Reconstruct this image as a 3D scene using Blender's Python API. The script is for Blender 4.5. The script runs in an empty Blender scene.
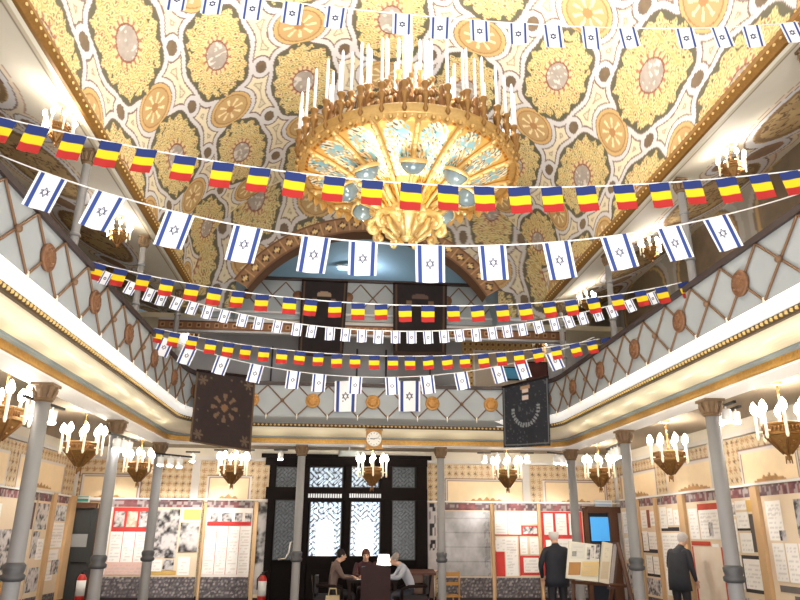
import bpy, math, random
import numpy as np
from mathutils import Vector, Matrix
random.seed(7); np.random.seed(7)
PI = math.pi
C = bpy.context.scene.collection

# ------------------------------------------------------------------ camera
W_, H_ = 800, 600
dd = np.array([-62., 233., 0.]); uu = np.array([15., -2030., 0.])
F = math.sqrt(-(dd @ uu)); dd[2] = F; uu[2] = F
dd /= np.linalg.norm(dd); uu /= np.linalg.norm(uu); rr = np.cross(dd, uu)
AM = np.stack([rr, dd, uu], 1)
EYE = 1.65
cam = bpy.data.cameras.new('camera'); camo = bpy.data.objects.new('camera', cam); C.objects.link(camo)
cam.sensor_width = 36; cam.lens = F / W_ * 36; cam.clip_end = 200
R3 = Matrix([[rr[0], -rr[1], -rr[2]], [dd[0], -dd[1], -dd[2]], [uu[0], -uu[1], -uu[2]]])
camo.matrix_world = Matrix.Translation((0, 0, EYE)) @ R3.to_4x4()
bpy.context.scene.camera = camo

def ray(px, py):
    return AM.T @ np.array([(px - 400) / F, (py - 300) / F, 1.])
def atY(px, py, Y):
    v = ray(px, py); p = v * Y / v[1]; p[2] += EYE; return p
def atX(px, py, X):
    v = ray(px, py); p = v * X / v[0]; p[2] += EYE; return p
def atZ(px, py, Z):
    v = ray(px, py); p = v * (Z - EYE) / v[2]; p[2] += EYE; return p

# ------------------------------------------------------------------ colours and materials
def lin(c):
    c = np.asarray(c, float) / 255.
    return np.where(c <= 0.04045, c / 12.92, ((c + 0.055) / 1.055) ** 2.4)
MATS = {}
def mat(name, col=(200, 200, 200), rough=0.6, metal=0., emit=0., ecol=None, noise=0., nscale=8., light=False, trans=0., spec=None):
    if name in MATS: return MATS[name]
    m = bpy.data.materials.new(name); m.use_nodes = True
    nt = m.node_tree; b = nt.nodes['Principled BSDF']
    lc = (*lin(col), 1)
    b.inputs['Base Color'].default_value = lc
    b.inputs['Roughness'].default_value = rough; b.inputs['Metallic'].default_value = metal
    if spec is not None: b.inputs['Specular IOR Level'].default_value = spec
    if trans: b.inputs['Transmission Weight'].default_value = trans
    if emit:
        b.inputs['Emission Color'].default_value = (*lin(ecol or col), 1); b.inputs['Emission Strength'].default_value = emit
        if not light: m.cycles.emission_sampling = 'NONE'
    if noise:
        tc = nt.nodes.new('ShaderNodeTexCoord'); nz = nt.nodes.new('ShaderNodeTexNoise'); nz.inputs['Scale'].default_value = nscale
        nz.inputs['Detail'].default_value = 4
        nt.links.new(tc.outputs['Object'], nz.inputs['Vector'])
        mx = nt.nodes.new('ShaderNodeMix'); mx.data_type = 'RGBA'
        lo = np.clip(np.array(lin(col)) * (1 - noise), 0, 1); hi = np.clip(np.array(lin(col)) * (1 + noise), 0, 1)
        mx.inputs[6].default_value = (*lo, 1); mx.inputs[7].default_value = (*hi, 1)
        nt.links.new(nz.outputs['Fac'], mx.inputs[0]); nt.links.new(mx.outputs[2], b.inputs['Base Color'])
    MATS[name] = m; return m
def vmat(name, rough=0.7, metal=0., emit=0., bump=0., backlit=0.):
    """surface painted by the mesh's own colour attribute"""
    if name in MATS: return MATS[name]
    m = bpy.data.materials.new(name); m.use_nodes = True
    nt = m.node_tree; b = nt.nodes['Principled BSDF']
    a = nt.nodes.new('ShaderNodeAttribute'); a.attribute_name = 'Col'
    nt.links.new(a.outputs['Color'], b.inputs['Base Color'])
    b.inputs['Roughness'].default_value = rough; b.inputs['Metallic'].default_value = metal
    if emit:
        nt.links.new(a.outputs['Color'], b.inputs['Emission Color']); b.inputs['Emission Strength'].default_value = emit
        m.cycles.emission_sampling = 'NONE'
    if bump:
        nz = nt.nodes.new('ShaderNodeTexNoise'); nz.inputs['Scale'].default_value = 60; nz.inputs['Detail'].default_value = 3
        tc = nt.nodes.new('ShaderNodeTexCoord'); nt.links.new(tc.outputs['Object'], nz.inputs['Vector'])
        bp = nt.nodes.new('ShaderNodeBump'); bp.inputs['Strength'].default_value = bump; bp.inputs['Distance'].default_value = .02
        nt.links.new(nz.outputs['Fac'], bp.inputs['Height']); nt.links.new(bp.outputs['Normal'], b.inputs['Normal'])
    MATS[name] = m; return m

def hsh(ix, iy, seed=0):
    h = (ix.astype(np.int64) * 374761393 + iy.astype(np.int64) * 668265263 + seed * 974634777) & 0x7fffffff
    h = ((h ^ (h >> 13)) * 1274126177) & 0x7fffffff
    return ((h ^ (h >> 16)) & 0xffff) / 65535.
def vnoise(x, y, seed=0):
    ix = np.floor(x); iy = np.floor(y); fx = x - ix; fy = y - iy
    fx = fx * fx * (3 - 2 * fx); fy = fy * fy * (3 - 2 * fy)
    a = hsh(ix, iy, seed); b = hsh(ix + 1, iy, seed); c = hsh(ix, iy + 1, seed); d = hsh(ix + 1, iy + 1, seed)
    return (a * (1 - fx) + b * fx) * (1 - fy) + (c * (1 - fx) + d * fx) * fy
def fbm(x, y, seed=0):
    return .55 * vnoise(x, y, seed) + .3 * vnoise(2.1 * x, 2.1 * y, seed + 1) + .15 * vnoise(4.3 * x, 4.3 * y, seed + 2)
def pick(col, mask, c):
    col[mask] = lin(c)

# ------------------------------------------------------------------ mesh helpers
class M:
    def __init__(s): s.v = []; s.f = []; s.m = []
    def add(s, vs, fs, mi=0):
        o = len(s.v); s.v.extend([tuple(map(float, p)) for p in vs]); s.f.extend([tuple(i + o for i in f) for f in fs]); s.m.extend([mi] * len(fs)); return s
    def box(s, c, d, mi=0, rz=0., rx=0., ry=0.):
        hx, hy, hz = d[0] / 2, d[1] / 2, d[2] / 2
        R = Matrix.Rotation(rz, 3, 'Z') @ Matrix.Rotation(ry, 3, 'Y') @ Matrix.Rotation(rx, 3, 'X')
        vs = [R @ Vector((x * hx, y * hy, z * hz)) + Vector(c) for x in (-1, 1) for y in (-1, 1) for z in (-1, 1)]
        return s.add(vs, [(0, 1, 3, 2), (4, 6, 7, 5), (0, 4, 5, 1), (2, 3, 7, 6), (0, 2, 6, 4), (1, 5, 7, 3)], mi)
    def tube(s, pts, r, n=8, mi=0, cap=True, closed=False):
        P = [Vector(p) for p in pts]; k = len(P)
        rs = r if hasattr(r, '__len__') else [r] * k
        vs = []; prev = None
        for i, p in enumerate(P):
            if closed: t = P[(i + 1) % k] - P[i - 1]
            else: t = P[min(i + 1, k - 1)] - P[max(i - 1, 0)]
            if t.length < 1e-9: t = Vector((0, 0, 1))
            t.normalize()
            if prev is None:
                a = Vector((0, 0, 1)) if abs(t.z) < .9 else Vector((1, 0, 0)); n1 = t.cross(a).normalized()
            else:
                n1 = prev - t * prev.dot(t)
                n1 = n1.normalized() if n1.length > 1e-6 else t.orthogonal().normalized()
            prev = n1; n2 = t.cross(n1)
            vs += [p + (n1 * math.cos(2 * PI * j / n) + n2 * math.sin(2 * PI * j / n)) * rs[i] for j in range(n)]
        fs = []
        for i in range(k if closed else k - 1):
            a = i * n; b = ((i + 1) % k) * n
            fs += [(a + j, a + (j + 1) % n, b + (j + 1) % n, b + j) for j in range(n)]
        if cap and not closed: fs += [tuple(reversed(range(n))), tuple(range((k - 1) * n, k * n))]
        return s.add(vs, fs, mi)
    def lathe(s, prof, n=24, c=(0, 0, 0), mi=0, sx=1., sy=1., rot=0.):
        vs = [(c[0] + r * math.cos(2 * PI * j / n + rot) * sx, c[1] + r * math.sin(2 * PI * j / n + rot) * sy, c[2] + z) for r, z in prof for j in range(n)]
        fs = [(i * n + j, i * n + (j + 1) % n, (i + 1) * n + (j + 1) % n, (i + 1) * n + j) for i in range(len(prof) - 1) for j in range(n)]
        k = len(prof)
        if prof[0][0] > 1e-4: fs.append(tuple(reversed(range(n))))
        if prof[-1][0] > 1e-4: fs.append(tuple(range((k - 1) * n, k * n)))
        return s.add(vs, fs, mi)
    def ball(s, c, r, n=10, mi=0, k=None):
        k = k or n // 2 + 1
        rx, ry, rz = r if hasattr(r, '__len__') else (r, r, r)
        prof = [(max(math.sin(PI * i / k), 1e-5), -math.cos(PI * i / k)) for i in range(k + 1)]
        vs = [(c[0] + a * math.cos(2 * PI * j / n) * rx, c[1] + a * math.sin(2 * PI * j / n) * ry, c[2] + z * rz) for a, z in prof for j in range(n)]
        fs = [(i * n + j, i * n + (j + 1) % n, (i + 1) * n + (j + 1) % n, (i + 1) * n + j) for i in range(k) for j in range(n)]
        return s.add(vs, fs, mi)
    def grid(s, P, nu, nv, mi=0):
        return s.add(P, [(j * nu + i, j * nu + i + 1, (j + 1) * nu + i + 1, (j + 1) * nu + i) for j in range(nv - 1) for i in range(nu - 1)], mi)
    def mesh(s, name, mats, smooth=False, col=None):
        me = bpy.data.meshes.new(name); me.from_pydata(s.v, [], s.f)
        for m in (mats if isinstance(mats, (list, tuple)) else [mats]): me.materials.append(m)
        if any(s.m): me.polygons.foreach_set('material_index', s.m)
        if smooth: me.polygons.foreach_set('use_smooth', [True] * len(s.f))
        if col is not None:
            at = me.color_attributes.new('Col', 'FLOAT_COLOR', 'POINT')
            a = np.ones((len(s.v), 4), np.float32); a[:, :3] = col
            at.data.foreach_set('color', a.ravel())
        me.update(); return me
    def obj(s, name, mats, parent=None, smooth=False, col=None, loc=None):
        o = bpy.data.objects.new(name, s.mesh(name, mats, smooth, col)); C.objects.link(o)
        if parent is not None: o.parent = parent
        if loc is not None: o.location = loc
        return o

def tag(o, label=None, cat=None, group=None, kind=None):
    if label: o['label'] = label
    if cat: o['category'] = cat
    if group: o['group'] = group
    if kind: o['kind'] = kind
    return o
def thing(name, label, cat, loc=(0, 0, 0), rz=0., group=None):
    o = bpy.data.objects.new(name, None); C.objects.link(o); o.location = loc; o.rotation_euler = (0, 0, rz); o.empty_display_size = .1
    return tag(o, label, cat, group)
def struct(o, label=None):
    o['kind'] = 'structure'
    if label: o['label'] = label
    return o
def dup_tree(o, parent=None):
    c = o.copy(); C.objects.link(c)
    if parent is not None: c.parent = parent
    for ch in list(o.children): dup_tree(ch, c)
    return c
def painted(name, origin, U, V, w, h, step, fn, m, parent=None, wob=None, kind=None):
    """grid sheet from origin along unit U (w metres) and V (h metres); fn(u, v) -> linear rgb"""
    nu = max(2, int(w / step) + 1); nv = max(2, int(h / step) + 1)
    u = np.linspace(0, w, nu); v = np.linspace(0, h, nv); uu_, vv_ = np.meshgrid(u, v)
    uf = uu_.ravel(); vf = vv_.ravel()
    P = np.asarray(origin, float)[None] + uf[:, None] * np.asarray(U, float)[None] + vf[:, None] * np.asarray(V, float)[None]
    if wob is not None:
        Nn = np.cross(U, V); P = P + wob(uf / w, vf / h)[:, None] * Nn[None]
    b = M(); b.grid(P, nu, nv)
    o = b.obj(name, m, parent, col=fn(uf, vf))
    if kind: o['kind'] = kind
    return o

ORD = ['zeroth', 'first', 'second', 'third', 'fourth', 'fifth', 'sixth', 'seventh', 'eighth', 'ninth', 'tenth', 'eleventh', 'twelfth', 'thirteenth', 'fourteenth', 'fifteenth', 'sixteenth', 'seventeenth', 'eighteenth', 'nineteenth', 'twentieth', 'twenty-first', 'twenty-second', 'twenty-third', 'twenty-fourth', 'twenty-fifth', 'twenty-sixth', 'twenty-seventh', 'twenty-eighth', 'twenty-ninth', 'thirtieth', 'thirty-first', 'thirty-second', 'thirty-third', 'thirty-fourth', 'thirty-fifth', 'thirty-sixth']

# ------------------------------------------------------------------ room constants
XL, XR, YF = -3.41, 4.55, 13.6        # pillar lines
XC = (XL + XR) / 2                    # middle of the nave
WL, WR, WF = -5.95, 6.64, 16.6        # outer walls
Y0 = 2.5                              # where the modelled hall begins
GZ = 3.62                             # gallery floor
RAIL = 4.3
PY = [8.15, 10.88, 13.6]              # pillar rows
COR = 6.35                            # upper cornice underside
AXC, AHW, RISE = XC, 3.77, 3.0        # vault ellipse
YE = 13.72                            # end of the vault

gold = mat('gold_leaf', (200, 162, 98), .38, .5, noise=.25, nscale=25)
gold_bright = mat('bright_gilt', (230, 198, 134), .36, .45, emit=.03, ecol=(255, 210, 120))
brass = mat('aged_brass', (152, 112, 60), .42, .5, noise=.3, nscale=30)
bronze = mat('dark_gilt_bronze', (140, 98, 54), .45, .4, noise=.35, nscale=20)
grey_iron = mat('pale_grey_painted_iron', (136, 135, 136), .55, .05, noise=.08, nscale=4)
dark_iron = mat('dark_grey_painted_iron', (84, 84, 86), .5, .2)
black = mat('black_paint', (24, 22, 22), .5)
white_plastic = mat('white_plastic', (235, 235, 232), .45)
bulb_m = mat('lit_bulb', (255, 250, 240), .3, emit=26., ecol=(255, 244, 225))
spot_m = mat('lit_spot_lens', (255, 255, 255), .3, emit=22., ecol=(255, 252, 248))
candle_m = mat('cream_candle_tube', (245, 232, 205), .5, emit=.25, ecol=(255, 236, 200))
whitecandle_m = mat('white_candle_tube', (246, 246, 248), .45, emit=.12, ecol=(255, 255, 255))  # unlit candles; a faint white glow is put into the material
paint_v = vmat('painted_plaster', .65)
print_v = vmat('printed_paper', .7)
cloth_v = vmat('printed_flag_cloth', .8)
velvet_v = vmat('embroidered_velvet', .85, bump=.3)
wood_tan = mat('pale_tan_wood', (206, 170, 126), .6, noise=.12, nscale=3)
wood_dark = mat('dark_stained_wood', (36, 24, 21), .6, noise=.3, nscale=6, spec=.15)
wood_mid = mat('brown_varnished_wood', (92, 58, 38), .45, noise=.2, nscale=5)
cream = mat('cream_plaster', (226, 214, 184), .6, noise=.04, nscale=2)
cream_gloss = mat('cream_gloss_paint', (232, 220, 190), .4, noise=.05, nscale=2)
greygreen = mat('grey_green_paint', (150, 158, 156), .55, noise=.08, nscale=3)

# ------------------------------------------------------------------ ceiling painting
def ornament(u, v, su, sv, tone=1.0, seed=3):
    """u, v in pattern cells (columns, rows); su, sv metres per cell -> linear rgb"""
    n = len(u); sd = np.full(n, 9.); typ = np.zeros(n, int); lx = np.zeros(n); ly = np.zeros(n); rel = np.zeros(n)
    k0 = np.round(u); j0 = np.round(v)
    def shape(k, j, a, b, t, lob, q=2.2):
        nonlocal sd, typ, lx, ly, rel
        x = (u - k) * su; y = (v - j) * sv
        ph = np.arctan2(y / b, x / a); rad = (np.abs(x / a) ** q + np.abs(y / b) ** q) ** (1 / q)
        rad = rad / (1 + lob * np.cos(8 * ph))
        s_ = (rad - 1) * np.minimum(a, b) * (1 + .25 * (b / a - 1) * np.abs(np.sin(ph)))
        m = s_ < sd
        sd = np.where(m, s_, sd); typ = np.where(m, t, typ); lx = np.where(m, x / a, lx); ly = np.where(m, y / b, ly); rel = np.where(m, rad, rel)
    for dk in (-1, 0, 1):
        for dj in (-1, 0, 1):
            k = k0 + dk; j = j0 + dj
            big = ((k + j).astype(int) % 2) != 0
            for t, a, b, lob in ((1, .55, 1.06, .04), (2, .41, .42, .0)):
                x = np.where(big if t == 1 else ~big, k, 99.); a = np.where(np.abs(k) >= 3, a * 1.13, a) if t == 1 else a
                shape(x, j, a, b, t, lob, 2.25 if t == 1 else 2.0)
    kh = np.floor(u) + .5; jh = np.floor(v) + .5
    shape(kh, jh, .085, .14, 3, 0.)
    col = np.tile(lin((226, 216, 176)), (n, 1))
    vn = fbm(u * 3.1, v * 3.1, seed)
    col *= (.93 + .14 * vn)[:, None]
    grn = (sd > .2); col[grn] = lin((226, 218, 176)) * (.92 + .15 * vn[grn])[:, None]
    pick(col, (sd > .18) & (sd < .2), (190, 164, 132))
    m = (sd > .104) & (sd < .175); col[m] = lin((240, 226, 190))
    pick(col, (sd >= 0) & (sd < .085), (222, 218, 218))
    pick(col, (sd > .08) & (sd < .104), (138, 112, 98))
    pick(col, (sd > -.018) & (sd < .008), (120, 100, 90))
    # big medallions
    ph = np.arctan2(ly, lx)
    m = (typ == 1) & (sd < -.008)
    base = np.tile(lin((100, 95, 70)), (n, 1))
    sw = rel + .035 * np.cos(14 * ph) + .02 * np.cos(23 * ph + 1.)
    fil = (rel + .045 * np.cos(18 * ph) + .02 * np.cos(29 * ph + 1.)) < .90
    nz = fbm(u * 16, v * 16, seed + 4)
    # curling scrolls: rings about jittered centres
    gx = u * su / .135; gy = v * sv / .135; best = np.full(n, 9.); bid = np.zeros(n)
    for i in (-1, 0, 1):
        for j in (-1, 0, 1):
            cx = np.floor(gx) + i; cy = np.floor(gy) + j
            hx = hsh(cx, cy, seed); hy = hsh(cx, cy, seed + 1)
            d = np.hypot(gx - cx - .2 - .6 * hx, gy - cy - .2 - .6 * hy); m_ = d < best
            best = np.where(m_, d, best); bid = np.where(m_, hsh(cx, cy, seed + 2), bid)
    curl = best
    c = np.tile(lin((214, 180, 96)), (n, 1)) * (.85 + .3 * nz)[:, None]
    c[(best > .20) & (best < .36)] = lin((240, 222, 150)); c[(best > .5) & (best < .62)] = lin((238, 216, 140))
    c[(best > .36) & (best < .45) & (nz > .42)] = lin((178, 122, 70))
    c[(best < .2) & (bid > .70)] = lin((150, 146, 82)); c[(best < .2) & (bid < .22)] = lin((176, 112, 70)); c[(best < .22) & (bid > .35) & (bid < .45)] = lin((230, 176, 62))
    base[fil] = c[fil]
    hole = fil & (rel > .70) & (best > .66); base[hole] = lin((100, 92, 62))
    ce = np.sqrt((lx / .34) ** 2 + (ly / .30) ** 2)
    rg = (ce > 1.0) & (ce < 1.34); base[rg] = np.where((np.cos(ph[rg] * 16) > .35)[:, None], lin((186, 116, 78))[None], lin((236, 208, 144))[None])
    base[(ce > .93) & (ce <= 1.05)] = lin((150, 84, 58))
    cm = ce <= .93; base[cm] = lin((176, 162, 150)) * (.85 + .4 * nz[cm])[:, None]
    ds = cm & (vnoise(u * 26, v * 26, 9) > .72); base[ds] = lin((226, 216, 206))
    col[m] = base[m]
    # orange ovals
    m = (typ == 2) & (sd < -.008)
    o = np.tile(lin((206, 164, 96)), (n, 1)) * (.93 + .14 * vn)[:, None]
    star = (rel < .62) & (np.cos(ph * 8) > .55) & (rel > .2); o[star] = lin((246, 226, 168))
    o[rel < .2] = lin((190, 132, 62)); o[(rel > .78) & (rel < .84)] = lin((178, 124, 58))
    o[(rel > .84)] = lin((222, 178, 100))
    col[m] = o[m]
    m = (typ == 3) & (sd < -.008)
    col[m] = (lin((128, 104, 74)) * (.75 + .5 * nz[m])[:, None])
    g = col.mean(1, keepdims=True); col = col * .80 + g * .20 * np.array([1.04, 1.0, .9])[None]
    return np.clip(col * tone, 0, 1)

def vault():
    nt_, ny = 600, 520
    th = np.linspace(-PI / 2, PI / 2, nt_); ys = np.linspace(4.3, YE, ny)
    T, Y = np.meshgrid(th, ys); T = T.ravel(); Y = Y.ravel()
    P = np.stack([AXC + AHW * np.sin(T), Y, COR + .13 + RISE * np.cos(T)], 1)
    col = ornament(T / .395, (Y - 7.62) / 1.42, 1.36, 1.42, .97)
    b = M(); b.grid(P, nt_, ny)
    o = b.obj('ceiling', paint_v, smooth=True, col=col); struct(o, 'barrel vault painted with yellow scrollwork medallions in white ribbons')
vault()

def arch_pt(t):
    """inner edge of the round arch at the end of the vault, t in 0..1 left to right"""
    cx, z0, hw, rise = .47, 6.45, 2.52, 1.40
    Rr = (hw * hw + rise * rise) / (2 * rise); a0 = math.asin(hw / Rr); a = -a0 + 2 * a0 * t
    return cx + Rr * math.sin(a), z0 + rise - Rr + Rr * math.cos(a), a
def end_wall():
    nt_, nr = 300, 60
    P = []
    for j in range(nr):
        s = j / (nr - 1)
        for i in range(nt_):
            t = i / (nt_ - 1)
            ax, az, a = arch_pt(t); ax += .30 * math.sin(a); az += .30 * math.cos(a)
            th = -PI / 2 + PI * t
            ex, ez = AXC + AHW * math.sin(th) * 1.01, COR + .1 + (RISE + .05) * math.cos(th)
            P.append((ax + (ex - ax) * s, YE, az + (ez - az) * s))
    A = np.array(P)
    col = ornament((A[:, 0] - AXC) / 1.3, (A[:, 2] - 7.6) / 1.5 + .35, 1.3, 1.42, .52, seed=8)  # tone darkens the ornament to stand for the dimmer nave end
    b = M(); b.grid(P, nt_, nr)
    struct(b.obj('wall_nave_end', paint_v, col=col), 'painted spandrel above the round arch')
    for i, (xa, xb) in enumerate(((XL + .05, -2.3), (3.25, XR - .05))):
        def ffn(u, v): return ornament((u + xa - AXC) / 1.3, (v + 5.95 - 7.6) / 1.5 + .35, 1.3, 1.42, .46, seed=8)  # same ornament, its colour darkened further as shade
        o = painted('wall_spandrel_%s' % ('left', 'right')[i], (xa, YE + .02, 6.02), (1, 0, 0), (0, 0, 1), xb - xa, .8, .025, ffn, paint_v); struct(o, 'painted foot of the arch')
    # arch band with quatrefoil coffers
    n, k = 260, 14; P = []; cc = []
    for j in range(k):
        w = -.02 + .36 * j / (k - 1)
        for i in range(n):
            ax, az, a = arch_pt(i / (n - 1)); P.append((ax + w * math.sin(a), YE - .07, az + w * math.cos(a)))
            s = i / (n - 1) * 21; q = s % 1 - .5; wv = (w - .16) / .30
            rr_ = math.hypot(q * .9, wv); qf = rr_ - .27 - .07 * math.cos(4 * math.atan2(wv, q))
            c = (128, 94, 62)
            if abs(wv) > .44: c = (96, 62, 38)
            elif qf < -.12: c = (206, 176, 120)
            elif qf < 0: c = (52, 32, 22)
            elif abs(q) > .46: c = (168, 134, 90)
            cc.append(lin(c))
    b = M(); b.grid(P, n, k)
    # returns of the arch
    Pr = []
    for i in range(n):
        ax, az, a = arch_pt(i / (n - 1)); Pr += [(ax - .02 * math.sin(a), YE - .07, az - .02 * math.cos(a)), (ax - .02 * math.sin(a), YE + .35, az - .02 * math.cos(a))]
    o0 = len(b.v); b.add(Pr, [(2 * i, 2 * i + 1, 2 * i + 3, 2 * i + 2) for i in range(n - 1)])
    cc += [lin((116, 84, 58))] * len(Pr)
    struct(b.obj('trim_1', paint_v, col=np.array(cc)), 'brown arch band with quatrefoils')
end_wall()

# upper cornices and soffits
def cornice(side):
    sg = -1 if side == 'left' else 1
    xi = XC + sg * AHW                     # inner face
    b = M(); y0, y1 = 3.2, YE
    prof = [(0, COR + .2), (-.05, COR + .17), (-.1, COR + .05), (-.04, COR - .02), (.0, COR - .02), (.05, COR - .02)]
    vs = []; mi = []
    for y in (y0, y1):
        vs += [(xi + sg * o, y, z) for o, z in prof]
    k = len(prof)
    for i in range(k - 1):
        b.add([vs[i], vs[i + 1], vs[k + i + 1], vs[k + i]], [(0, 1, 2, 3)], 0 if i < 4 else 1)
    n = int((y1 - y0) / .11)
    for i in range(n):
        y = y0 + (i + .5) * .11
        b.ball((xi + sg * -.09, y, COR + .03), (.013, .022, .016), 6, 2, 4)
        b.ball((xi + sg * -.055, y, COR + .165), (.012, .02, .012), 6, 2, 4)
    struct(b.obj('trim_2' if sg < 0 else 'trim_3', [mat('brown_gilt_moulding', (142, 102, 46), .5, .25, noise=.35, nscale=30), mat('soffit_cream', (242, 236, 218), .4), mat('pale_gilt_bead', (236, 206, 140), .4, .3)]), side + ' upper cornice with beaded brown gilt edge')
cornice('left'); cornice('right')

# side gallery ceilings, painted, rising outwards from the cornice
SLOPE = .38
def gallery_ceiling(side):
    sg = -1 if side == 'left' else 1
    L_ = math.hypot(1, SLOPE); Wd = ((XC - AHW - WL) if sg < 0 else (WR - XC - AHW)) * L_
    def fn(u, v):
        n = len(u); y = u; x = v - 1.62
        c = np.tile(lin((236, 229, 212)), (n, 1)) * (.96 + .08 * fbm(u * 2, v * 2, 2))[:, None]
        yy = (((y + .15) / 2.73) % 1 - .5) * 2.73
        big = (np.abs(yy / 1.02) ** 2.3 + np.abs(x / .66) ** 2.3) ** (1 / 2.3)
        y2 = yy % 2.73 - 1.365
        ov = np.sqrt((y2 / .20) ** 2 + ((v - 1.05) / .17) ** 2); ov2 = np.sqrt((y2 / .22) ** 2 + ((v - 1.75) / .3) ** 2)
        sd1 = (big - 1) * .66; sd2 = (ov - 1) * .18; sd3 = (ov2 - 1) * .24; sd = np.minimum(np.minimum(sd1, sd2), sd3)
        pick(c, (sd > .17) & (sd < .19), (192, 156, 128))
        pick(c, (sd > .10) & (sd < .17), (240, 226, 206))
        pick(c, (sd > 0) & (sd < .085), (234, 232, 234)); pick(c, (sd > .08) & (sd < .1), (140, 118, 108))
        nz = fbm(u * 6, v * 6, 5)
        m = sd1 < 0; c[m] = lin((186, 158, 114)) * (.75 + .5 * nz[m])[:, None]
        m2 = m & (np.abs(nz - .5) < .035); c[m2] = lin((104, 78, 56))
        m3 = m & (nz > .64); c[m3] = lin((196, 172, 124))
        m = (sd1 < -.02) & (sd1 > -.08); c[m] = lin((140, 112, 80))
        m = (sd2 < 0) | (sd3 < 0); c[m] = lin((160, 128, 104)) * (.75 + .5 * nz[m])[:, None]
        m = v < .10; c[m] = lin((226, 216, 190)); m = np.abs(v - .12) < .015; c[m] = lin((150, 130, 104))
        return c
    x0 = XC + sg * (AHW + .02)
    o = painted('ceiling', (x0, 3.0, COR - .02), (0, 1, 0), (sg / L_, 0, SLOPE / L_), 14.5, Wd, .024, fn, paint_v); struct(o, side + ' gallery ceiling painted with brown medallions')
gallery_ceiling('left'); gallery_ceiling('right')

# ------------------------------------------------------------------ swept gallery profile (U shape with rounded corners)
def path(o, n=16):
    """plan polyline of the U at inward offset o, list of (x, y, nx, ny) with the inward normal"""
    rad = .14 + 1.5 * max(o, 0)
    xl, xr, yf = XL + o, XR - o, YF - o
    pts = [(xl, Y0), (xl, 5.), (xl, 7.), (xl, 9.), (xl, yf - rad)]
    nn = [(1, 0)] * 5
    for i in range(1, n):
        a = PI - (PI / 2) * i / n
        pts.append((xl + rad + rad * math.cos(a), yf - rad + rad * math.sin(a))); nn.append((-math.cos(a), -math.sin(a)))
    for t in (0, .25, .5, .75, 1): pts.append((xl + rad + (xr - xl - 2 * rad) * t, yf)); nn.append((0, -1))
    for i in range(1, n):
        a = PI / 2 - (PI / 2) * i / n
        pts.append((xr - rad + rad * math.cos(a), yf - rad + rad * math.sin(a))); nn.append((-math.cos(a), -math.sin(a)))
    for y in (yf - rad, 9., 7., 5., Y0): pts.append((xr, y)); nn.append((-1, 0))
    return pts, nn
def sweep(b, prof, mi=0):
    rows = []
    for o, z in prof: rows.append([(x, y, z) for x, y in path(o)[0]])
    for i in range(len(prof) - 1):
        k = len(rows[0]); b.add(rows[i] + rows[i + 1], [(j, j + 1, k + j + 1, k + j) for j in range(k - 1)], mi[i] if isinstance(mi, list) else mi)
    return b
PO = .70
def along(o):
    pts, nn = path(o); P = np.array(pts); d = np.r_[0, np.cumsum(np.linalg.norm(np.diff(P, axis=0), axis=1))]
    N = np.array(nn, float)
    def at(s):
        return np.array([np.interp(s, d, P[:, 0]), np.interp(s, d, P[:, 1])]), np.array([np.interp(s, d, N[:, 0]), np.interp(s, d, N[:, 1])])
    return at, d[-1]

bal = thing('gallery_balustrade', 'grey gallery parapet with crossed brown straps and round rosettes around the nave', 'balustrade', (0, 0, 0))
b = M(); sweep(b, [(PO - .12, RAIL - .02), (PO - .12, GZ), ]); sweep(b, [(PO, 3.70), (PO, RAIL - .03), (PO - .12, RAIL - .03)])
b.obj('parapet_panel', mat('grey_marbled_panel', (158, 164, 166), .55, noise=.13, nscale=2.2), bal, smooth=False)
b = M(); sweep(b, [(PO - .14, RAIL - .03), (PO - .14, RAIL + .035), (PO + .035, RAIL + .035), (PO + .035, RAIL - .03), (PO - .14, RAIL - .03)])
b.obj('handrail', mat('dark_brown_handrail', (58, 46, 44), .5), bal)
at, L = along(PO)
b = M()
ZM = 3.985; ZA = .285
sideL = [6.01 - 2.54, 6.01 - 1.27] + [6.01 + 1.27 * i for i in range(5)]
strapm = mat('brown_gilt_strap', (122, 92, 66), .5, .3)
def strap(sa, sb, z0, z1):
    pts = []
    for t in np.linspace(0, 1, 7):
        p, nrm = at(sa + (sb - sa) * t); pts.append((p[0] + nrm[0] * .012, p[1] + nrm[1] * .012, z0 + (z1 - z0) * t))
    b.tube(pts, .0135, 6)
def motif(s0, s1, first_med):
    """medallion at s0, knot at the middle, medallion at s1"""
    q = (s1 - s0) / 4
    for k in range(4):
        a, c = s0 + q * k, s0 + q * (k + 1)
        zz = (ZM, ZM + ZA) if k % 2 == 0 else (ZM + ZA, ZM)
        strap(a, c, zz[0], zz[1]); strap(a, c, 2 * ZM - zz[0], 2 * ZM - zz[1])
    p, nrm = at(s0 + 2 * q); kb = M(); kb.ball((p[0] + nrm[0] * .03, p[1] + nrm[1] * .03, ZM), .036, 8); kb.obj('lattice_knot', strapm, bal, smooth=True)
    for k in (1, 3):
        p, nrm = at(s0 + q * k)
        hb = M(); hb.tube([(p[0] + nrm[0] * .015, p[1] + nrm[1] * .015, ZM - ZA + .03), (p[0] + nrm[0] * .03, p[1] + nrm[1] * .03, ZM - ZA - .07)], [.018, .005], 6); hb.obj('pendant_tip', mat('pale_tip', (240, 232, 214), .5), bal, smooth=True)
sL = [y - Y0 for y in sideL]                      # arc positions on the left run
far0 = None
pts_, _ = path(PO)
at_len = along(PO)[1]
# far run: centre of U is half of the length
mid = L / 2
sF = [mid + 1.125 * i for i in (-2, -1, 0, 1, 2)]
sR = [L - s for s in sL]
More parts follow.
